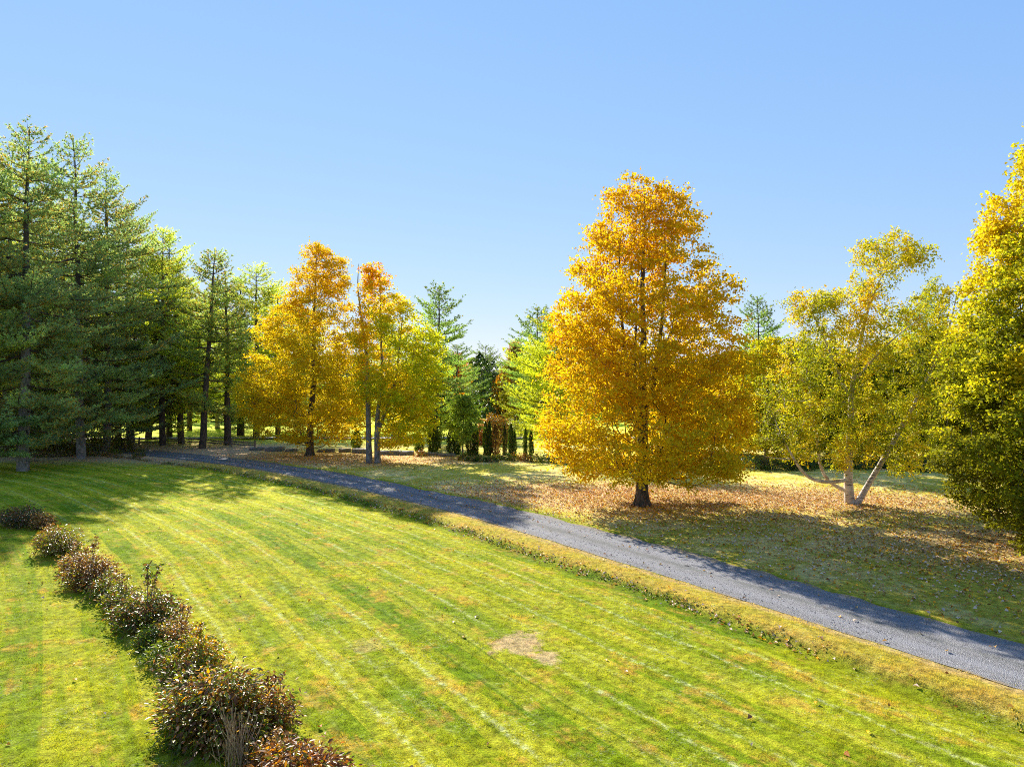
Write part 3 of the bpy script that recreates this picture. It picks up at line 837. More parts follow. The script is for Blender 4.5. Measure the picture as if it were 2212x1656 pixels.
# ------------------------------------------------------------------ shrubs
def peony(name, label, px, py, w, h, keys, wts, stems=34, leaves=70, leaf=0.10, seed=1, depth=None, glossy=True, group=None, cat='bush', shoots=0):
    x, y = gp(px, py)
    root = thing(name, label, cat, (x, y, ground_z(x, y) - 0.02), -0.73, group=group)
    T = Tubes(); LP, LT, LN = [], [], []
    dp = (depth or w) * 1.05; w *= 1.22; rough = rng.uniform(0.45, 1.25, stems)
    for k in range(stems):
        a = k * 2.399 + seed; q = math.sqrt((k + 0.5) / stems)
        ex = math.cos(a) * q * w * 0.5 * rng.uniform(0.8, 1.1); ey = math.sin(a) * q * dp * 0.5 * rng.uniform(0.8, 1.1)
        hz = 0.9 * h * (1 - 0.62 * q ** 2.4) * rough[k]
        if k < shoots:
            hz = h * rng.uniform(1.35, 1.7); ex += 0.25
        s = np.linspace(0, 1, 6)
        bx = ex * (0.25 + 0.75 * s ** 0.8); by = ey * (0.25 + 0.75 * s ** 0.8)
        bz = hz * np.sin(s * math.pi / 2) ** 0.9
        path = np.column_stack([bx, by, bz]); path[0] = (ex * 0.25, ey * 0.25, 0)
        T.add(path, 0.010 - 0.007 * s, 4)
        n = int(leaves * 2.1 * rng.uniform(0.8, 1.2))
        if k < shoots:
            n = int(n * 0.6)
        ss = 0.12 + 0.88 * rng.random(n) ** 0.7
        P = np.stack([np.interp(ss, s, path[:, j]) for j in range(3)], 1)
        sp = 0.17 if k >= shoots else 0.05
        off = rng.normal(0, sp, (n, 3)) * np.array([w / 2 + 0.15, dp / 2 + 0.15, 0.6])
        P = P + off; P[:, 2] = np.maximum(P[:, 2], 0.03)
        LP.append(P)
        o = np.column_stack([P[:, 0], P[:, 1], np.full(n, 0.0)])
        LT.append(norm(norm(o + 1e-5) * 0.7 + off * 2 + rng.normal(0, 0.55, (n, 3)) + np.array([0, 0, -0.15])))
        LN.append(norm(np.array([0, 0, 0.9]) + norm(o + 1e-5) * 0.3 + rng.normal(0, 0.5, (n, 3))))
    P = np.concatenate(LP); n = len(P)
    T.mesh('stem', M_TWIG, root)
    V, f = leaf_faces(P, np.concatenate(LT), np.concatenate(LN), leaf * rng.uniform(0.6, 1.3, n), 0.42, 0.12)
    cl = vnoise(P[:, 0] * 2.3 + seed * 3, P[:, 1] * 2.3 + P[:, 2] * 2.0, seed)
    c = palette(keys, wts, n); c2 = palette(keys[:2], wts[:2], n)
    c = np.where((cl > 0.15)[:, None], c2, c) * rng.uniform(0.7, 1.4, (n, 1))
    add_mesh('foliage', V, f, M_GLOSSY if glossy else M_PLANT, root, cols=np.repeat(c, 4, 0))
    return root

def leafy_mass(name, label, loc, rx, ry, h, n, keys, wts, leaf=0.09, seed=1, cat='bush', group=None, mat=None, column=False, woody=True, zlo=0.0, blade=False, lumps=None):
    """bushy plant: stems and leaves on an uneven dome, or on a column"""
    root = thing(name, label, cat, loc, group=group)
    T = Tubes()
    a = rng.random(n) * 2 * np.pi; t = rng.random(n)
    if column:
        z = zlo + t * (h - zlo); tt = (z - zlo) / (h - zlo)
        r = np.sin(np.pi * np.clip(0.12 + 0.88 * tt, 0, 1)) ** 0.55 * (1 - 0.25 * tt)
        r = r * (1 + 0.34 * vnoise(a * 1.5, z * 1.8, seed) + 0.26 * vnoise(a * 3, z * 4, seed + 1)) * (0.5 + 0.5 * np.sqrt(rng.random(n)) + 0.45 * rng.random(n) ** 9)
        P = np.column_stack([np.cos(a) * r * rx, np.sin(a) * r * ry, z])
    else:
        el = np.arcsin(t)
        rad = (0.55 + 0.45 * np.sqrt(rng.random(n))) * (1 + 0.25 * vnoise(a * 1.6, el * 2.2, seed) + 0.14 * vnoise(a * 4, el * 5, seed + 1))
        P = np.column_stack([np.cos(a) * np.cos(el) * rx * rad, np.sin(a) * np.cos(el) * ry * rad, zlo + np.sin(el) * (h - zlo) * rad])
    up = norm(np.array([0, 0, 0.6]) + norm(P * np.array([1, 1, 0.5])) * 0.5 + rng.normal(0, 0.55, (n, 3)))
    Td = rand_dir(n)
    if column:
        Td = norm(Td * 0.5 + np.array([0, 0, 0.9]) + P * np.array([0.5, 0.5, 0]))
        up = norm(P * np.array([1, 1, 0]) + rng.normal(0, 0.5, (n, 3)))
    V, f = leaf_faces(P, Td, up, leaf * rng.uniform(0.6, 1.35, n), 0.28 if blade else 0.5, 0.1)
    c = palette(keys, wts, n) * rng.uniform(0.7, 1.25, (n, 1))
    for k in range(7):
        b = k * 0.9 + seed
        e = (math.cos(b) * rx * 0.55, math.sin(b) * ry * 0.55, zlo + (h - zlo) * (0.75 if not column else 0.5))
        if column:
            e = (math.cos(b) * rx * 0.2, math.sin(b) * ry * 0.2, h * 0.93)
        T.add([(e[0] * 0.15, e[1] * 0.15, 0), (e[0] * 0.55, e[1] * 0.55, e[2] * 0.55), e], [0.022, 0.014, 0.005], 5)
    T.mesh('stem', M_GREYBARK if woody else M_TWIG, root)
    add_mesh('foliage', V, f, mat or M_PLANT, root, cols=np.repeat(c, 4, 0))
    return root

# ================================================================== build
build_ground(); build_drive(); build_grass(); build_litter(); build_weeds()

# ---- the large golden maple on the far lawn
def col_main(P):
    zf = P[:, 2] / 18.0; r = np.hypot(P[:, 0], P[:, 1]) / 6.0
    return blend_cols(['lemon', 'lemon', 'yellow', 'yellow', 'gold', 'gold', 'orange', 'rust'], P, 0.10 + 0.36 * zf + 0.12 * r - 0.06 * (P[:, 0] > 1.5) * (zf < 0.45), seed=3)
prof_main = [(1.2, 2.5, 3.2), (1.9, 4.0, 4.7), (2.9, 5.0, 5.3), (4.7, 5.1, 5.4), (7.2, 4.9, 5.3), (9.7, 4.6, 5.0), (11.0, 4.2, 4.8), (12.2, 3.6, 4.3), (14.1, 3.0, 3.2), (15.9, 2.2, 2.6), (17.0, 1.4, 1.8), (18.0, 0.5, 0.7)]
maple('maple_tree', 'large golden-orange maple with a broad cone crown and dark trunk beside the driveway', 1387, 1090, 17.5, prof_main, col_main, n_t=2500, per=8, twigs=6, leaf=0.145, lump=0.07, shrink=0.15, zlo=1.75, seed=2, wood_tip=0.0065, flare=0.36, tl=0.95,
      stems=[([(0, 0, -0.05), (0.02, 0, 0.6), (-0.03, 0, 2), (0.05, 0, 4), (0.0, 0, 6.5), (0.10, 0, 9), (0.0, 0.1, 12), (0.15, 0, 15), (0.1, 0, 17.2)], [0.40, 0.335, 0.31, 0.27, 0.22, 0.15, 0.10, 0.05, 0.015]),
             ([(0.03, 0, 4.0), (-0.55, 0.2, 5.6), (-0.9, 0.3, 8), (-1.1, 0.3, 11), (-1.2, 0.2, 14)], [0.16, 0.13, 0.10, 0.065, 0.02]),
             ([(0.02, 0, 4.8), (0.6, -0.3, 6.6), (0.95, -0.4, 9.5), (1.2, -0.4, 13), (1.1, -0.3, 15)], [0.15, 0.125, 0.09, 0.05, 0.02]),
             ([(0.0, 0, 5.8), (0.1, 0.8, 8), (0.3, 1.2, 11), (0.4, 1.2, 14.5)], [0.12, 0.10, 0.06, 0.02]),
             ([(0.02, 0, 3.2), (-0.5, -0.9, 5.2), (-0.6, -1.3, 8), (-0.5, -1.4, 12)], [0.13, 0.11, 0.07, 0.02])])

# ---- the pair of maples in front of the pines
def col_a(P):
    zf = P[:, 2] / 19.0; r = np.hypot(P[:, 0], P[:, 1]) / 6.5
    return blend_cols(['lemon', 'lemon', 'yellow', 'yellow', 'gold', 'orange', 'rust'], P, 0.00 + 0.60 * np.clip(zf - 0.45, 0, 1) * 1.5 + 0.20 * r + 0.10 * (zf < 0.25), seed=5)
prof_a = [(1.0, 2.5, 2.5), (2.2, 5.2, 4.6), (4.0, 6.4, 5.0), (6.0, 6.3, 5.2), (8.0, 5.9, 5.2), (11.0, 4.9, 4.3), (13.5, 3.7, 3.4), (15.0, 2.4, 2.9), (17.0, 1.9, 2.6), (18.3, 1.1, 1.7), (19, 0.2, 0.7)]
maple('maple_tree', 'orange-topped yellow maple, larger one of the pair in front of the pines', 670, 985, 18.9, prof_a, col_a, n_t=1900, lump=0.11, per=8, twigs=6, leaf=0.155, trunk_r=0.33, zlo=1.2, seed=8, lean=(0.6, 0), tl=1.05)
def col_b(P):
    zf = P[:, 2] / 16.0; x = P[:, 0]
    return blend_cols(['lime', 'lime', 'lemon', 'yellow', 'yellow', 'orange', 'rust', 'red'], P, 0.27 + 0.62 * np.clip(zf - 0.62, 0, 1) * 1.9 - 0.035 * x * (zf < 0.85), seed=9, spread=1.2) * 1.2
prof_b = [(1.2, -0.6, 2.6), (2.4, 0.8, 4.2), (3.8, 1.3, 4.9), (5.5, 1.3, 5.4), (8.0, 0.9, 5.3), (10.0, 0.5, 4.9), (11.5, 0.1, 3.9), (13.0, -0.2, 2.5), (14.2, -0.1, 1.3), (15.4, 0.1, 0.9), (16.4, -0.1, 0.6)]
st = [([(-0.32, 0, -0.05), (-0.36, 0, 2), (-0.42, 0, 5), (-0.5, 0, 8.5), (-0.9, 0, 11.5), (-1.3, 0.1, 14.5), (-1.2, 0.1, 16.3)], [0.27, 0.22, 0.19, 0.14, 0.09, 0.05, 0.015]),
      ([(0.38, 0, -0.05), (0.30, 0, 2), (0.35, 0.1, 4), (0.7, 0.2, 7), (0.6, 0.2, 11), (0.5, 0.2, 15.6)], [0.27, 0.22, 0.18, 0.12, 0.07, 0.02]),
      ([(0.30, 0, 2.2), (1.0, -0.1, 4.2), (1.9, 0, 7), (2.2, 0, 10), (2.5, 0.2, 13)], [0.16, 0.13, 0.09, 0.05, 0.02])]
maple('maple_tree', 'two-stemmed maple with grey trunks, green-yellow leaves and a bare dead leader', 806, 1000, 16.2, prof_b, col_b, n_t=1250, lump=0.13, per=8, twigs=6, leaf=0.155, zlo=1.5, seed=12, stems=st, bark=M_GREYBARK, tl=1.0)

# ---- the maple cut by the right edge of the frame
def col_r(P):
    zf = P[:, 2] / 18.5; r = np.hypot(P[:, 0], P[:, 1]) / 5.6
    return blend_cols(['olive', 'olive', 'ygreen', 'lime', 'lemon', 'lemon', 'yellow', 'lemon'], P, 0.03 + 1.28 * np.clip(zf - 0.10, 0, 0.52) + 0.16 * (r - 0.5), seed=15, spread=1.5)
prof_r = [(0.3, 2.6, 2.6), (0.7, 3.2, 3.2), (1.4, 4.1, 4.3), (2.4, 4.9, 5.2), (3.6, 5.2, 5.4), (5.3, 5.25, 5.2), (7.0, 5.0, 5.0), (8.8, 4.75, 4.8), (10.6, 4.3, 4.4), (11.5, 3.9, 4.1), (13.5, 3.5, 3.5), (15.0, 2.6, 2.8), (16.0, 2.2, 2.2), (16.8, 1.2, 1.2), (17.2, 0.3, 0.3)]
maple('maple_tree', 'dense maple at the right edge, gold above and green below, crown sweeping to the grass', 2335, 1202, 17.2, prof_r, col_r, n_t=4200, per=8, twigs=7, leaf=0.125, trunk_r=0.38, zlo=0.6, seed=21, lump=0.10, tl=0.65, shrink=0.95)

# ---- the paper birch, built on stems read from the photograph
def build_birch():
    bx, by = gp(1838, 1087)
    sc = by / F
    root = thing('birch_tree', 'white-barked birch with several leaning stems and thin yellow-green leaves', 'tree', (bx, by, ground_z(bx, by) - 0.03))
    def q(px, py, dy=0.0):
        return ((px - 1838) * sc, dy, (1087 - py) * sc)
    net = Net()
    def stem(pts, r):
        net.stem([q(*p) for p in pts], [k * 0.8 for k in r])
    stem([(1836, 1090), (1832, 1040), (1833, 985), (1838, 920), (1838, 850), (1850, 780), (1866, 700), (1880, 650), (1905, 590), (1935, 560), (1965, 545)], [0.36, 0.29, 0.25, 0.21, 0.17, 0.13, 0.10, 0.075, 0.055, 0.035, 0.015])
    stem([(1848, 1088, -0.1), (1868, 1045, -0.3), (1890, 1000, -0.5), (1915, 950, -0.7), (1945, 890, -0.8), (1975, 830, -0.9), (2000, 780, -0.8), (2030, 730, -0.6), (2050, 660, -0.5), (2060, 610, -0.4)], [0.23, 0.195, 0.175, 0.15, 0.12, 0.105, 0.085, 0.06, 0.035, 0.012])
    stem([(1829, 1034), (1800, 1038, -0.3), (1770, 1036, -0.6), (1735, 1030, -0.8), (1710, 1005, -1.0), (1692, 975, -1.1), (1670, 940, -1.2), (1650, 890, -1.3)], [0.14, 0.13, 0.12, 0.11, 0.095, 0.08, 0.055, 0.02])
    stem([(1829, 1058), (1808, 1052, 0.3), (1790, 1035, 0.5), (1780, 1000, 0.6), (1778, 950, 0.7), (1770, 890, 0.8), (1760, 800, 0.9), (1740, 720, 1.0)], [0.13, 0.12, 0.11, 0.10, 0.085, 0.07, 0.05, 0.015])
    stem([(1838, 860), (1815, 800, 0.3), (1795, 740, 0.5), (1770, 680, 0.6), (1745, 635, 0.6)], [0.10, 0.085, 0.06, 0.04, 0.012])
    stem([(1845, 820), (1880, 770, -0.5), (1920, 720, -1.0), (1960, 690, -1.3)], [0.09, 0.07, 0.04, 0.012])
    stem([(1690, 985, -1.0), (1660, 985, -1.2), (1630, 978, -1.3)], [0.05, 0.03, 0.01])
    blobs = [  # px, py, rx, ry, clusters
        (1905, 545, 60, 42, 34), (1955, 555, 34, 36, 20), (1880, 610, 45, 40, 22), (1870, 690, 55, 55, 30),
        (1750, 655, 48, 32, 26), (1800, 640, 42, 28, 14), (1790, 705, 65, 45, 26), (1850, 750, 60, 45, 22),
        (1960, 690, 45, 45, 22), (2025, 650, 40, 55, 26), (2000, 740, 55, 50, 24), (1940, 780, 60, 50, 20),
        (1838, 930, 55, 45, 22), (1842, 800, 40, 50, 14), (1800, 990, 45, 20, 8), (1740, 770, 60, 55, 26), (1700, 850, 70, 60, 34), (1760, 870, 70, 60, 30), (1840, 860, 70, 60, 24), (1920, 870, 70, 60, 26), (1990, 860, 60, 70, 28),
        (1680, 930, 60, 45, 26), (1750, 950, 60, 40, 22), (1850, 950, 50, 40, 14), (1930, 955, 60, 45, 24), (1990, 950, 45, 50, 22), (1720, 985, 50, 22, 8), (1960, 1000, 50, 20, 8)]
    C = []
    for (px, py, rx, ry, n) in blobs:
        for _ in range(int(n * 1.9)):
            d = rand_dir(1)[0] * rng.random() ** 0.4
            C.append(((px + d[0] * rx - 1838) * sc, d[1] * max(1.2, rx * sc * 1.3) + rng.normal(0, 0.7), (1087 - (py + d[2] * ry)) * sc))
    for (px, py, rx, ry, n) in ((1925, 930, 40, 40, 26), (1955, 870, 40, 45, 26), (1985, 810, 40, 45, 24), (2015, 750, 35, 45, 20), (1840, 900, 35, 50, 26), (1850, 800, 35, 50, 20), (1835, 965, 45, 18, 8), (1900, 985, 35, 18, 8), (1720, 930, 35, 40, 14), (1775, 900, 35, 50, 14)):
        for _ in range(n):
            d = rand_dir(1)[0]
            C.append(((px + d[0] * rx - 1838) * sc, -1.5 + d[1] * 0.9, (1087 - (py + d[2] * ry)) * sc))
    C = np.array(C)
    order = np.argsort([np.linalg.norm(net.p[:net.n] - c, axis=1).min() for c in C])
    for t in C[order]:
        net.join(t, -0.1, 1.2, sag=-0.05)
    T = net.tubes(0.0055, 0.40)
    T.mesh('trunk', M_BIRCH, root)
    def cf(P):
        zf = P[:, 2] / 14.0
        return blend_cols(['olive', 'ygreen', 'lime', 'lemon', 'lemon', 'gold', 'orange'], P, 0.34 + 0.45 * np.clip(zf - 0.5, 0, 1), seed=31, spread=1.6, nscale=0.9)
    V, f, c = sprays(C, np.zeros((len(C), 2)), 10, 6, 0.68, 0.115, 0.75, cf, droop=0.45, outw=0.2, flat=0.8, jitter=0.07)
    add_mesh('crown', V, f, M_BIRCHLEAF, root, cols=c)
build_birch()

# ---- pines and spruces on the left
PG = 'pines standing on the left of the lawn'
def put(px, py):
    x, y = gp(px, py); return (x, y, ground_z(x, y) - 0.05)
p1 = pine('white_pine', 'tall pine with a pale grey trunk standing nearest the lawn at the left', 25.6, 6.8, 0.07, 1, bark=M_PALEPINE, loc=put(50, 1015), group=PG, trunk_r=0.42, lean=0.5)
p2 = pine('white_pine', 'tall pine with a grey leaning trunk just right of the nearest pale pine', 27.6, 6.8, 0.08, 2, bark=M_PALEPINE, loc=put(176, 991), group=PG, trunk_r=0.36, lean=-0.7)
p3 = pine('white_pine', 'bushy yellow-green pine whose crown steps down toward the dark spruce tip', 22.6, 6.6, 0.09, 3, loc=put(352, 962), group=PG, needles=(0.235, 0.275, 0.035), warm=0.15)
p4 = pine('white_pine', 'open dark-trunked pine standing alone to the left of the orange maple', 19.8, 5.0, 0.20, 4, loc=put(437, 969), group=PG, gap=0.30, lean=1.2, trunk_r=0.34, needles=(0.13, 0.18, 0.045))
dup(p2, put(232, 976), 2.1, (0.98, 0.98, 0.96), 'tall pine behind, its top a step below the highest pine', PG)
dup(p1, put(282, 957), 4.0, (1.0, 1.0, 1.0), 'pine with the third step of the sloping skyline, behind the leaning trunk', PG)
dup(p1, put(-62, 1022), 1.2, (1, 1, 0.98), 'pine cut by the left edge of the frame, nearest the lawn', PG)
dup(p2, put(8, 984), 3.3, (1, 1, 1.0), 'pine at the left edge behind the nearest pale trunk', PG)
dup(p3, put(-30, 975), 0.7, (1, 1, 1.15), 'yellow-green pine at the left edge, deep in the stand', PG)
dup(p4, put(392, 958), 2.7, (1, 1, 0.95), 'thin pine beside the bend of the driveway', PG)
dup(p4, put(492, 961), 5.0, (1.05, 1.05, 0.90), 'dark pine between the lone open pine and the orange maple', PG)
dup(p3, put(553, 947), 3.9, (1.1, 1.1, 0.90), 'pine just behind the left shoulder of the orange maple', PG)
dup(p3, put(600, 938), 1.9, (1.0, 1.0, 0.84), 'pine glimpsed through the left half of the orange maple', PG)
dup(p4, put(320, 946), 0.4, (1.1, 1.1, 1.1), 'slim pine deep in the stand behind the sloping skyline', PG)
for (px, py, k, rz, sc, lab) in ((130, 968, 1, 0.3, (1, 1, 0.97), 'pine filling the stand between the two tallest tops'), (255, 948, 2, 5.5, (1, 1, 0.82), 'low-branched pine deep behind the leaning grey trunk'), (-95, 985, 3, 1.9, (1, 1, 1.1), 'pine outside the left edge, only its limbs in view'),
                              (60, 955, 3, 2.6, (1.1, 1.1, 1.0), 'yellow-green pine deep behind the nearest pale trunk'), (180, 945, 3, 4.4, (1.15, 1.15, 1.0), 'yellow-green pine deep behind the second tallest top'), (410, 930, 3, 0.2, (1, 1, 0.92), 'far pine closing the gap behind the driveway bend'),
                              (470, 925, 2, 1.5, (0.9, 0.9, 0.72), 'far pine behind the lone open pine'), (640, 930, 2, 3.6, (0.9, 0.9, 0.66), 'far pine behind the top of the orange maple'), (840, 935, 3, 2.2, (0.9, 0.9, 0.66), 'pine showing through the crown of the two-stemmed maple')):
    dup((p1, p2, p3)[k - 1], put(px, py), rz, sc, lab, PG)
sp1 = pine('spruce_tree', 'narrow dark spruce tip rising above the left pines', 25.0, 2.7, 0.06, 6, 'spruce', loc=put(366, 944), cat='spruce', needles=(0.045, 0.075, 0.035), warm=0.02, gap=0.05)
dup(sp1, put(520, 941), 2.0, (1.25, 1.25, 0.78), 'dark spruce in the gap behind the lone open pine')
# pines right of the pair and round the gap
p5 = pine('white_pine', 'dark green pine with long ragged limbs just right of the two-stemmed maple', 15.8, 4.3, 0.16, 7, loc=put(938, 975), group='pines behind the garden', gap=0.24, lean=0.5, needles=(0.12, 0.18, 0.04), warm=0.06)
p6 = pine('white_pine', 'bright yellow-green pine with drooping limbs left of the large golden maple', 13.0, 6.0, 0.15, 8, loc=put(1207, 984), group='pines behind the garden', gap=0.12, needles=(0.25, 0.275, 0.018), warm=0.03)
dup(p5, put(1168, 936), 2.4, (1.2, 1.2, 1.04), 'dark pine behind the yellow-green one, its top just higher', 'pines behind the garden')
dup(p5, put(1640, 962), 4.1, (0.85, 0.85, 0.98), 'dark pine top between the golden maple and the birch', 'pines behind the garden')
dup(p5, put(2000, 950), 1.0, (1.0, 1.0, 1.05), 'dark pine behind the right stem of the birch', 'pines behind the garden')
dup(p5, put(985, 940), 1.3, (1.0, 1.0, 0.72), 'short soft green pine under the ragged limbs of the dark pine', 'pines behind the garden')

# ---- sunlit trees behind the birch
BG = 'yellow-green trees behind the birch'
def col_bg(P):
    return blend_cols(['green', 'olive', 'ygreen', 'lime', 'lemon', 'gold'], P, 0.60 + 0.02 * (P[:, 2] - 5), seed=41, spread=1.6, nscale=0.45)
prof_bg = [(0.8, 2.8, 2.8), (2.5, 3.6, 3.6), (5.0, 3.9, 3.9), (7.5, 3.2, 3.2), (9.0, 2.2, 2.2), (10.2, 0.6, 0.6)]
bg1 = maple('broadleaf_tree', 'yellow-green tree just right of the golden maple, in front of the dark pine top', 1655, 1000, 10.2, prof_bg, col_bg, n_t=520, per=10, twigs=6, leaf=0.18, trunk_r=0.18, zlo=0.9, seed=51, bark=M_GREYBARK, lump=0.3, group=BG, tl=1.1)
def col_bg2(P):
    return blend_cols(['dkgreen', 'green', 'olive', 'ygreen', 'lime', 'gold'], P, 0.52 + 0.02 * (P[:, 2] - 5), seed=43, spread=1.6, nscale=0.45)
bg2 = maple('broadleaf_tree', 'olive tree behind the left arm of the birch', 1722, 985, 10.4, prof_bg, col_bg2, n_t=520, per=10, twigs=6, leaf=0.18, trunk_r=0.2, zlo=0.9, seed=57, bark=M_GREYBARK, lump=0.3, group=BG, tl=1.1)
dup(bg1, put(1790, 990), 2.0, (1, 1, 1.0), 'yellow-green tree behind the middle of the birch', BG)
dup(bg2, put(1870, 995), 1.1, (1, 1, 0.9), 'olive tree behind the main birch stem', BG)
dup(bg1, put(1940, 992), 4.4, (1.05, 1.05, 1.0), 'yellow-green tree behind the leaning right stem of the birch', BG)
dup(bg2, put(2015, 998), 3.0, (1.1, 1.1, 1.05), 'olive tree between the birch and the right-hand maple', BG)
dup(bg1, put(2110, 985), 5.2, (1.1, 1.1, 1.1), 'tree behind the maple at the right edge', BG)
dup(bg2, put(1585, 978), 0.2, (1, 1, 0.9), 'olive tree peeping out by the right flank of the golden maple', BG)
dup(bg2, put(1460, 972), 2.2, (1, 1, 0.75), 'low olive tree glimpsed through the middle of the golden maple', BG)

# ---- dark understorey below them
UG = 'dark bushes under the background trees'
u1 = leafy_mass('understorey_bush', 'low dark bush at the foot of the golden maple\'s right flank', put(1620, 1012), 1.6, 1.0, 1.0, 1500, ['dkgreen', 'green', 'bronze'], [5, 2, 1], 0.15, 61, group=UG)
for i, (px, py, s, lab) in enumerate(((1675, 1014, 1.0, 'low dark bush left of the lowest birch limb'), (1730, 1012, 1.15, 'low dark bush behind the lowest birch limb'), (1795, 1010, 1.0, 'low dark bush just left of the birch trunk'),
                                      (1880, 1012, 1.1, 'low dark bush between the two birch stems'), (1945, 1015, 1.1, 'low dark bush right of the leaning birch stem'), (2005, 1018, 1.2, 'low dark bush at the edge of the right-hand maple'),
                                      (1310, 1002, 0.9, 'low dark bush under the left skirt of the golden maple'), (2075, 1012, 1.3, 'low dark bush behind the right-hand maple'))):
    dup(u1, put(px, py), i * 1.3, (s, s, s * (0.85 + 0.1 * (i % 3))), lab, UG)

# ---- garden in the gap: columnar cedars, sapling, shrubs and bed
CG = 'columnar cedars along the garden'
def cedar(px, py, w, h, lab, seed, keys=('dkgreen', 'green', 'olive'), wts=(4, 3, 1.6)):
    return leafy_mass('arborvitae', lab, put(px, py), w / 2, w / 2, h, int(1900 * w * h / 1.9) + 250, list(keys), list(wts), 0.17, seed, 'shrub', CG, column=True, blade=True)
cedar(935, 978, 1.35, 3.4, 'broad dark cedar under the green skirt of the two-stemmed maple', 71)
cedar(981, 981, 1.35, 3.0, 'broad dark cedar just left of the thin sapling', 72)
cedar(1016, 983, 0.9, 3.1, 'dark cedar just right of the thin sapling', 73, ('dkgreen', 'green', 'bronze'), (4, 2, 2))
cedar(1028, 982, 0.6, 2.9, 'narrow dark cedar touching its broader neighbour right of the sapling', 74)
cedar(1049, 983, 0.55, 3.1, 'tall thin cedar left of the vine-covered one', 75)
cedar(1057, 984, 0.55, 3.2, 'tallest thin cedar touching the vine-covered one', 76)
cedar(1070, 984, 0.85, 2.9, 'cedar overgrown with a reddish-brown vine', 77, ('tan', 'bronze', 'olive', 'rust'), (2.5, 3, 1.5, 1))
cedar(1090, 983, 0.5, 2.75, 'narrow brown-tinged cedar right of the vine-covered one', 78, ('dkgreen', 'bronze', 'olive'), (3, 2, 1))
cedar(1104, 987, 0.62, 3.0, 'pointed dark cedar beside the lily clump', 79)
cedar(1111, 986, 0.45, 2.3, 'shorter cedar leaning on the pointed one', 80)
cedar(1135, 986, 0.45, 2.55, 'left one of the two small cedars standing apart on the bright grass', 81)
cedar(1147, 985, 0.52, 2.3, 'right one of the two small cedars standing apart on the bright grass', 82)
cedar(905, 975, 1.0, 2.4, 'low dark cedar behind the two-stemmed maple', 83)
cedar(770, 968, 1.1, 1.9, 'squat dark cedar between the two front maples', 84)

def col_sap(P):
    return blend_cols(['green', 'ygreen', 'lime', 'lime'], P, 0.6 + P[:, 2] * 0, seed=91, spread=1.3, nscale=1.0) * np.array([0.85, 1.05, 4.0])
maple('sapling_tree', 'slim young tree with a round light green crown among the cedars', 1000, 990, 5.4, [(1.8, 0.9, 0.9), (2.6, 1.6, 1.6), (3.8, 1.7, 1.7), (4.8, 1.1, 1.1), (5.4, 0.3, 0.3)], col_sap, n_t=95, per=9, twigs=5, leaf=0.15, trunk_r=0.06, zlo=1.9, seed=61, lump=0.25, tl=0.6)
maple('sapling_tree', 'fuller green young tree behind the broad cedars', 950, 968, 5.6, [(1.2, 1.6, 1.6), (2.6, 2.2, 2.2), (4.0, 1.9, 1.9), (5.6, 0.4, 0.4)], lambda P: col_sap(P) * 0.7, n_t=110, per=9, twigs=5, leaf=0.17, trunk_r=0.08, zlo=1.2, seed=62, lump=0.25, tl=0.7)
leafy_mass('sumac_shrub', 'orange-brown shrub thicket topping the cedars in the gap', put(1068, 960), 2.0, 1.0, 2.95, 6500, ['orange', 'tan', 'rust', 'olive'], [2, 3.5, 0.8, 1], 0.2, 92)
leafy_mass('sumac_shrub', 'small pinkish-red shrub left of the orange thicket', put(1038, 962), 0.85, 0.7, 2.5, 2200, ['red', 'tan', 'orange'], [3, 2, 1], 0.15, 93)
leafy_mass('sumac_shrub', 'bright lime shrub bank on the slope right of the orange thicket', put(1120, 946), 2.4, 1.2, 2.2, 4500, ['lime', 'ygreen', 'lemon'], [3, 3, 1], 0.17, 94)
GB = 'plants in the garden bed'
bed = [(908, 985, 'rust', 'low rusty plant behind the two-stemmed maple'), (1003, 993, 'olive', 'low olive plant at the foot of the sapling'), (1022, 995, 'dkgreen', 'low dark plant under the sapling\'s right neighbour'), (1040, 995, 'green', 'low green plant in front of the thin cedars'),
       (1060, 996, 'dkgreen', 'dark plant before the tallest thin cedar'), (1075, 992, 'lemon', 'yellow-leaved plant at the foot of the vine-covered cedar'), (1092, 993, 'green', 'broad green plant right of the vine-covered cedar'), (1107, 994, 'ygreen', 'spiky light green lily clump under the pointed cedar'),
       (1122, 993, 'orange', 'small orange plant right of the lily clump'), (1138, 995, 'rust', 'russet plant below the two small cedars'), (1158, 996, 'olive', 'olive plant right of the two small cedars'), (1176, 997, 'green', 'rounded green plant near the yellow-green pine'),
       (1195, 998, 'dkgreen', 'dark plant at the foot of the yellow-green pine'), (1215, 1000, 'olive', 'olive plant beside the golden maple\'s left skirt'), (1240, 1003, 'dkgreen', 'dark plant under the golden maple\'s left skirt')]
for i, (px, py, k, lab) in enumerate(bed):
    h = 0.55 + 0.3 * random.random()
    leafy_mass('garden_plant', lab, put(px, py), 0.6 + 0.25 * random.random(), 0.45, h, 330, [k, 'green', 'bronze'], [4, 1.3, 0.8], 0.15, 100 + i, 'plant', GB, woody=False, blade=(i == 7))

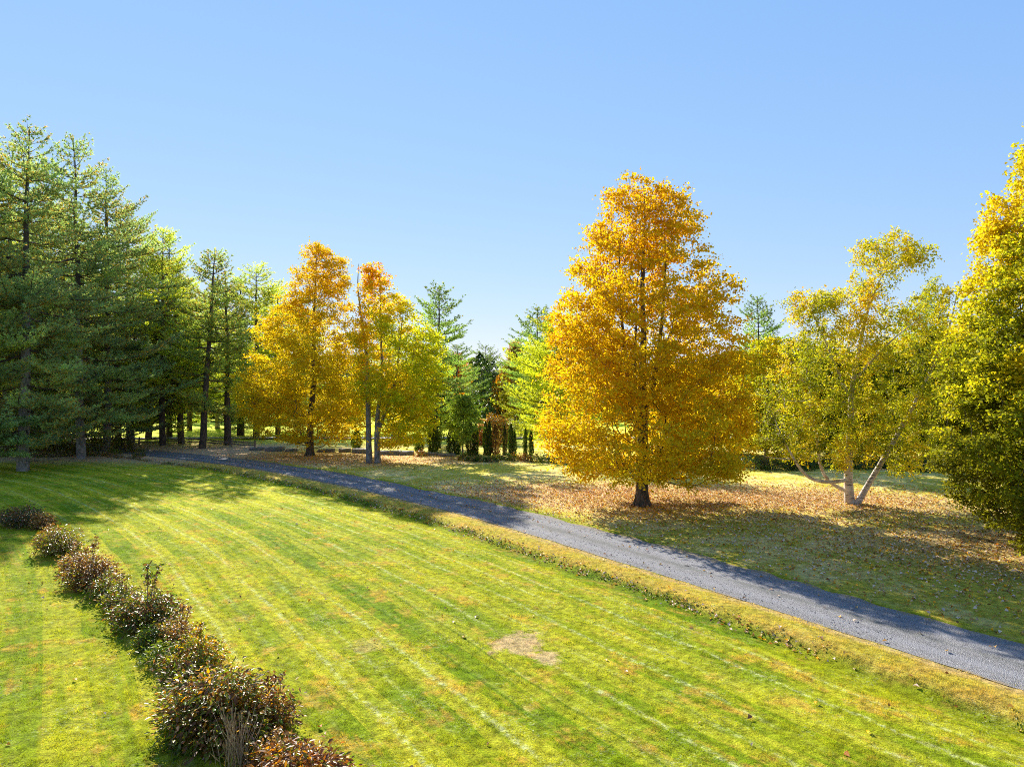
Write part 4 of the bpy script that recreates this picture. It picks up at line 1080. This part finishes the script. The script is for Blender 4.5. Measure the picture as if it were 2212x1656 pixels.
# ---- far off trees that close the view
def col_far(P):
    return blend_cols(['dkgreen', 'dkgreen', 'green', 'olive', 'gold', 'orange'], P, 0.30 + 0 * P[:, 0], seed=97, spread=2.2, nscale=0.08)
def build_far_woods():
    T = []; rows = []
    n = 330
    X = rng.uniform(-190, 190, n); Y = rng.uniform(118, 165, n) + 0.0005 * X ** 2
    Vs, fs, cs, off = [], [], [], 0
    for i in range(n):
        H = rng.uniform(8, 12.0); W = rng.uniform(2.4, 4.0); m = 900
        a = rng.random(m) * 6.283; t = rng.random(m); r = np.sin(np.pi * (0.08 + 0.92 * t) ** 0.8) ** 0.7 * W * (0.6 + 0.4 * rng.random(m)) * (1 + 0.3 * vnoise(a * 1.5 + i, t * 6, i))
        P = np.column_stack([X[i] + np.cos(a) * r, Y[i] + np.sin(a) * r, 0.2 + t * H])
        V, f = leaf_faces(P, rand_dir(m), rand_dir(m), rng.uniform(0.35, 0.75, m), 0.7, 0.1)
        k = ['dkgreen', 'green', 'olive', 'gold', 'orange', 'dkgreen'][rng.integers(0, 6)]
        c = np.array(PAL[k]) * (0.8 if k in ('gold', 'orange') else 1.0) * rng.uniform(0.7, 1.2, (m, 1))
        Vs.append(V); fs.append(f + off); cs.append(np.repeat(c, 4, 0)); off += len(V)
    o = add_mesh('far_woods', np.concatenate(Vs), np.concatenate(fs), M_PLANT, cols=np.concatenate(cs))
    o['kind'] = 'stuff'; o['label'] = 'far belt of mixed autumn woods closing the field'; o['category'] = 'woods'
build_far_woods()
# the flat-topped pine and the red-topped maple seen far through the gap
FP = pine('white_pine', 'far flat-topped pine with bare twisted limbs seen through the gap', 13.5, 4.6, 0.5, 9, loc=put(1058, 902), gap=0.35, lean=-0.8, needles=(0.12, 0.16, 0.07), warm=0.02, trunk_r=0.2)
pine('white_pine', 'far soft grey-green pine right of the flat-topped one', 14.5, 4.4, 0.1, 10, loc=put(1118, 905), gap=0.1, needles=(0.20, 0.24, 0.07), warm=0.02)
maple('broadleaf_tree', 'far tree with a red top showing above the pines in the gap', 1112, 925, 12.4, [(2, 2, 2), (6, 2.4, 2.4), (9.5, 1.8, 1.8), (12.4, 0.3, 0.3)], lambda P: blend_cols(['olive', 'olive', 'tan', 'red'], P, np.clip((P[:, 2] - 7.5) / 6, 0, 0.9), seed=5), n_t=120, per=9, twigs=5, leaf=0.22, trunk_r=0.14, zlo=2, seed=66)
maple('broadleaf_tree', 'small orange tree glowing between the dark pine limbs and the gap', 985, 930, 10.4, [(2, 1.6, 1.6), (6, 2.4, 2.4), (8.5, 1.8, 1.8), (10.4, 0.3, 0.3)], lambda P: blend_cols(['olive', 'gold', 'orange', 'red'], P, 0.2 + np.clip((P[:, 2] - 4) / 9, 0, 1), seed=6), n_t=100, per=9, twigs=5, leaf=0.22, trunk_r=0.12, zlo=2, seed=67)

# ---- far road
def build_far_road():
    xs = np.linspace(-160, 160, 80); y0 = 82 + 1.5 * vnoise(xs / 30, xs * 0, 5)
    V = np.concatenate([np.column_stack([xs, y0 - 1.1, 0 * xs + 0.10]), np.column_stack([xs, y0 + 1.1, 0 * xs + 0.10])])
    k = len(xs); i = np.arange(k - 1)[:, None]
    f = np.concatenate([i, i + 1, i + 1 + k, i + k], 1)
    u = np.concatenate([np.zeros(k) - 1, np.zeros(k) + 1]); o = add_mesh('road', V, f, stone_material('pale_dirt', (0.34, 0.31, 0.27), (0.50, 0.46, 0.40)))
    o['kind'] = 'structure'
build_far_road()

# ---- stone slabs and a fallen rail fence along the back of the lawn
def slab(px, py, L, W, Hh, rot, lab):
    x, y = gp(px, py)
    nx, ny = 9, 6
    V, Fq = [], []
    import bmesh
    bm = bmesh.new(); bmesh.ops.create_cube(bm, size=1.0)
    bmesh.ops.subdivide_edges(bm, edges=bm.edges[:], cuts=4, use_grid_fill=True)
    for v in bm.verts:
        c = v.co.copy(); k = 0.09
        v.co.x = c.x * L * (1 + 0.10 * float(vnoise(c.y * 3 + px, c.z * 3, 5))); v.co.y = c.y * W * (1 + 0.14 * float(vnoise(c.x * 3 + px, c.z * 3, 6)))
        v.co.z = (c.z + 0.42) * Hh * (1 + 0.16 * float(vnoise(c.x * 4 + px, c.y * 4, 7)))
        rr = max(abs(c.x), abs(c.y)) * 2
        if rr > 0.95 and abs(c.z) > 0.45:
            v.co.x *= 0.95; v.co.y *= 0.92
    me = bpy.data.meshes.new('stone_slab'); bm.to_mesh(me); bm.free(); me.materials.append(M_STONE)
    o = bpy.data.objects.new('stone_slab', me); COL.objects.link(o)
    o.location = (x, y, ground_z(x, y)); o.rotation_euler = (0, rng.normal(0, 0.03), rot)
    o['label'] = lab; o['category'] = 'stone'; o['group'] = 'stones of the low wall behind the front maples'
slab(593, 975, 1.7, 0.9, 0.42, 0.1, 'pale-topped stone slab left of the orange maple\'s trunk')
slab(555, 973, 1.2, 0.8, 0.30, -0.2, 'dark low stone left of the pale-topped slab')
slab(630, 976, 1.1, 0.7, 0.28, 0.2, 'dark low stone right of the pale-topped slab')
slab(705, 977, 1.5, 0.8, 0.28, 0.0, 'low stone just right of the orange maple\'s trunk')
slab(745, 977, 1.1, 0.8, 0.32, 0.3, 'low stone midway between the two front maples')
slab(782, 979, 1.6, 1.0, 0.42, -0.1, 'bluish stone slab touching the left grey stem from behind')
slab(842, 982, 1.9, 1.0, 0.40, 0.05, 'bluish stone slab just right of the grey stems')
slab(878, 982, 1.3, 0.9, 0.34, 0.2, 'dark stone under the hanging green skirt of the two-stemmed maple')
slab(925, 983, 1.8, 0.8, 0.28, -0.1, 'low flat stone in front of the broad cedar')
slab(965, 985, 1.5, 0.8, 0.25, 0.1, 'last low flat stone before the sapling')

def rail_fence():
    pts = [gp(262, 962), gp(300, 959), gp(345, 957), gp(395, 960), gp(440, 962), gp(500, 966), gp(550, 969)]
    root = thing('rail_fence', 'low weathered split-rail fence sagging between the pine trunks', 'fence', (*pts[0], 0))
    o = np.array([*pts[0], 0])
    for i, p in enumerate(pts):
        z = ground_z(*p)
        T = Tubes(); b = np.array([p[0], p[1], z]) - o
        T.add([b, b + [0.03, 0, 0.45], b + [0.05, 0.02, 0.8]], [0.09, 0.085, 0.07], 7); T.mesh('post', M_WOOD, root)
    for i in range(len(pts) - 1):
        for hz in (0.32, 0.62):
            a = np.array([*pts[i], ground_z(*pts[i]) + hz + rng.normal(0, 0.04)]) - o; b = np.array([*pts[i + 1], ground_z(*pts[i + 1]) + hz + rng.normal(0, 0.07)]) - o
            T = Tubes(); T.add([a, a * 0.65 + b * 0.35 + [0, 0, -0.05], a * 0.3 + b * 0.7 + [0, 0, -0.05], b], [0.06, 0.07, 0.065, 0.05], 6); T.mesh('rail', M_WOOD, root)
rail_fence()
# brush under the left pines
BU = 'brush under the left pines'
b1 = leafy_mass('brush', 'brown-green brush between the two nearest pine trunks', put(215, 985), 2.0, 1.2, 2.0, 1500, ['olive', 'bronze', 'ygreen', 'dkgreen'], [2, 2, 1.2, 2], 0.16, 111, group=BU)
for i, (px, py, s, lab) in enumerate(((120, 985, 1.1, 'brush just right of the nearest pale trunk'), (-10, 985, 1.2, 'brush at the left edge behind the pine trunks'), (265, 975, 0.8, 'brush at the end of the rail fence'), (60, 972, 1.2, 'brush deep behind the nearest pale trunk'), (300, 988, 0.45, 'low brush by the bend of the driveway'), (165, 972, 1.4, 'tall brush behind the leaning grey trunk'), (20, 972, 1.5, 'tall brush at the left edge deep in the stand'), (235, 965, 1.3, 'brush meeting the left end of the rail fence'), (95, 965, 1.5, 'tall brush deep between the two nearest trunks'))):
    dup(b1, put(px, py), 1.1 * i + 0.5, (s, s, s * 0.9), lab, BU)

# ---- peony row on the near lawn
SG = 'bushes in the row across the near lawn'
peony('peony_bush', 'dark shaded bush at the left end of the row', 42, 1135, 2.6, 0.95, ['bronze', 'dkgreen', 'rust', 'tan'], [3, 3, 1, 0.8], 34, 55, 0.12, 3, 1.8, group=SG)
peony('peony_bush', 'small bush with pinkish sunlit leaves beside the dark shaded one', 92, 1142, 1.1, 0.8, ['tan', 'bronze', 'rust'], [2, 2, 1], 18, 45, 0.12, 4, 1.0, group=SG)
peony('peony_bush', 'rounded yellow-bronze bush, third from the far end of the row', 128, 1198, 2.0, 0.95, ['olive', 'bronze', 'ygreen', 'tan'], [3, 2, 2, 1], 38, 60, 0.11, 5, 1.6, group=SG)
peony('peony_bush', 'bronze bush with a few dry upright stalks in the row', 195, 1262, 1.9, 0.95, ['bronze', 'tan', 'olive', 'rust'], [3, 1.2, 2, 0.8], 40, 60, 0.11, 6, 1.5, group=SG, shoots=3)
peony('peony_bush', 'dark green bush with long shoots leaning right, middle of the row', 318, 1350, 1.8, 1.05, ['bronze', 'olive', 'green', 'dkgreen'], [3, 2, 1.5, 1], 44, 62, 0.11, 7, 1.6, group=SG, shoots=4)
peony('peony_bush', 'low light green bush filling the gap before the largest bush', 355, 1432, 1.0, 0.5, ['green', 'ygreen', 'olive'], [3, 2, 1], 20, 40, 0.09, 8, 0.9, False, group=SG)
peony('peony_bush', 'yellow and orange bush touching the largest bush from behind', 428, 1432, 1.35, 0.7, ['ygreen', 'gold', 'orange', 'bronze'], [3, 1.2, 1, 1.5], 30, 48, 0.10, 9, 1.0, group=SG, shoots=2)
peony('peony_bush', 'largest bronze-green glossy bush near the bottom of the row', 472, 1578, 2.1, 1.2, ['bronze', 'olive', 'tan', 'orange', 'green'], [4, 3, 1, 0.8, 1.5], 70, 72, 0.115, 10, 1.9, group=SG)
peony('peony_bush', 'red-orange bush cut by the bottom edge of the frame', 650, 1705, 1.75, 0.72, ['rust', 'bronze', 'orange', 'olive'], [2, 3, 1.5, 1.5], 46, 52, 0.115, 11, 1.3, group=SG)
FILL = [(108, 1172, 1.0, 0.55, 'bronze plant joining the pinkish bush to the rounded yellow-bronze one'), (160, 1232, 1.3, 0.65, 'bronze plant between the rounded bush and the stalky one'), (228, 1290, 1.2, 0.6, 'olive plant right behind the foot of the stalky bronze bush'),
        (262, 1316, 1.3, 0.7, 'olive plant between the stalky bronze bush and the dark green bush'), (385, 1392, 1.2, 0.7, 'bronze sprout at the right foot of the dark green bush'), (330, 1395, 1.0, 0.5, 'low green plant below the dark green bush'),
        (392, 1462, 1.2, 0.6, 'green plant left of the largest bush, behind it'), (585, 1560, 1.1, 0.7, 'thin brown plant on the right flank of the largest bush'), (395, 1600, 1.0, 0.5, 'low dark green plant at the left foot of the largest bush'), (590, 1660, 1.0, 0.5, 'russet plant between the dry stalks and the red-orange bush')]
for k, (px, py, w, h, lab) in enumerate(FILL):
    peony('border_plant', lab, px, py, w, h, [['bronze', 'tan', 'olive', 'rust'], ['olive', 'bronze', 'green', 'ygreen'], ['green', 'olive', 'dkgreen', 'bronze']][(0, 0, 1, 1, 0, 2, 1, 0, 2, 0)[k]], [2, 2, 1.5, 1.2], 24, 36, 0.10, 21 + k, w * 0.8, k % 2 == 0, group='small plants filling the bush row', cat='plant', shoots=(2, 1, 2, 3, 4, 0, 1, 4, 0, 2)[k])
def stalks():
    x, y = gp(512, 1668)
    root = thing('stalk_clump', 'clump of tall dry tan stalks beside the largest bush', 'plant', (x, y, ground_z(x, y)))
    T = Tubes()
    for k in range(70):
        a = rng.random() * 6.28; b = rng.normal(0, 0.09, 2); l = rng.uniform(0.55, 1.15); sp = rng.uniform(0.05, 0.45)
        p = [(b[0], b[1], 0), (b[0] + math.cos(a) * sp * 0.35 * l, b[1] + math.sin(a) * sp * 0.35 * l, l * 0.55), (b[0] + math.cos(a) * sp * l, b[1] + math.sin(a) * sp * l, l)]
        T.add(p, [0.006, 0.005, 0.003], 4)
        if k % 3 == 0:
            e = np.array(p[2]); T.add([e, e + [0, 0, 0.03], e + [0, 0, 0.06]], [0.006, 0.014, 0.005], 5)
    T.mesh('stem', M_TWIG, root)
    n = 260; P = rng.normal(0, 0.16, (n, 3)); P[:, 2] = np.abs(rng.normal(0.12, 0.12, n)) + 0.02
    V, f = leaf_faces(P, norm(rand_dir(n) + [0, 0, 0.8]), rand_dir(n), rng.uniform(0.12, 0.3, n), 0.1, 0.05)
    add_mesh('foliage', V, f, M_PLANT, root, cols=np.repeat(palette(['tan', 'olive', 'ygreen'], [3, 1, 1], n), 4, 0))
stalks()

# ------------------------------------------------------------------ light, sky, camera
world = bpy.data.worlds.new('World'); scene.world = world; world.use_nodes = True
wn = world.node_tree; bgn = wn.nodes.get('Background') or wn.nodes.new('ShaderNodeBackground')
sky = wn.nodes.new('ShaderNodeTexSky'); sky.sky_type = 'NISHITA'; sky.sun_disc = False
sky.sun_elevation = SUN_EL; sky.sun_rotation = -SUN_AZ
sky.altitude = 200; sky.air_density = 1.0; sky.dust_density = 0.0; sky.ozone_density = 2.5
W = NT(wn)
ssep = W.node('ShaderNodeSeparateColor'); W.link(sky.outputs[0], ssep.inputs[0])
scmb = W.node('ShaderNodeCombineColor')
for i, (k, g) in enumerate(((1.09, 0.62), (1.70, 0.42), (3.64, 0.15))):   # even out the sun's aureole as a tone-mapped photograph does
    W.link(W.math('MULTIPLY', W.math('POWER', ssep.outputs[i], g), k), scmb.inputs[i])
wn.links.new(scmb.outputs[0], bgn.inputs[0]); bgn.inputs[1].default_value = 0.085
sd = Vector((-math.sin(SUN_AZ) * math.cos(SUN_EL), math.cos(SUN_AZ) * math.cos(SUN_EL), math.sin(SUN_EL)))
sl = bpy.data.lights.new('sun', 'SUN'); sl.energy = 4.8; sl.angle = R(0.53); sl.color = (1.0, 0.93, 0.82)
so = bpy.data.objects.new('sun', sl); COL.objects.link(so); so.rotation_euler = sd.to_track_quat('Z', 'Y').to_euler()

cam = bpy.data.cameras.new('camera'); cam.sensor_width = 36; cam.lens = 36 * F / 2212; cam.clip_end = 8000; cam.clip_start = 0.1
co = bpy.data.objects.new('camera', cam); COL.objects.link(co); co.location = (0, 0, CAM_H); co.rotation_euler = (R(90), 0, 0)
scene.camera = co
scene.view_settings.view_transform = 'Standard'; scene.view_settings.look = 'None'
scene.view_settings.exposure = 1.31; scene.view_settings.gamma = 1.0
scene.cycles.max_bounces = 8; scene.cycles.transparent_max_bounces = 4; scene.cycles.diffuse_bounces = 4; scene.cycles.transmission_bounces = 4
scene.cycles.use_denoising = False
scene.cycles.filter_width = 1.0
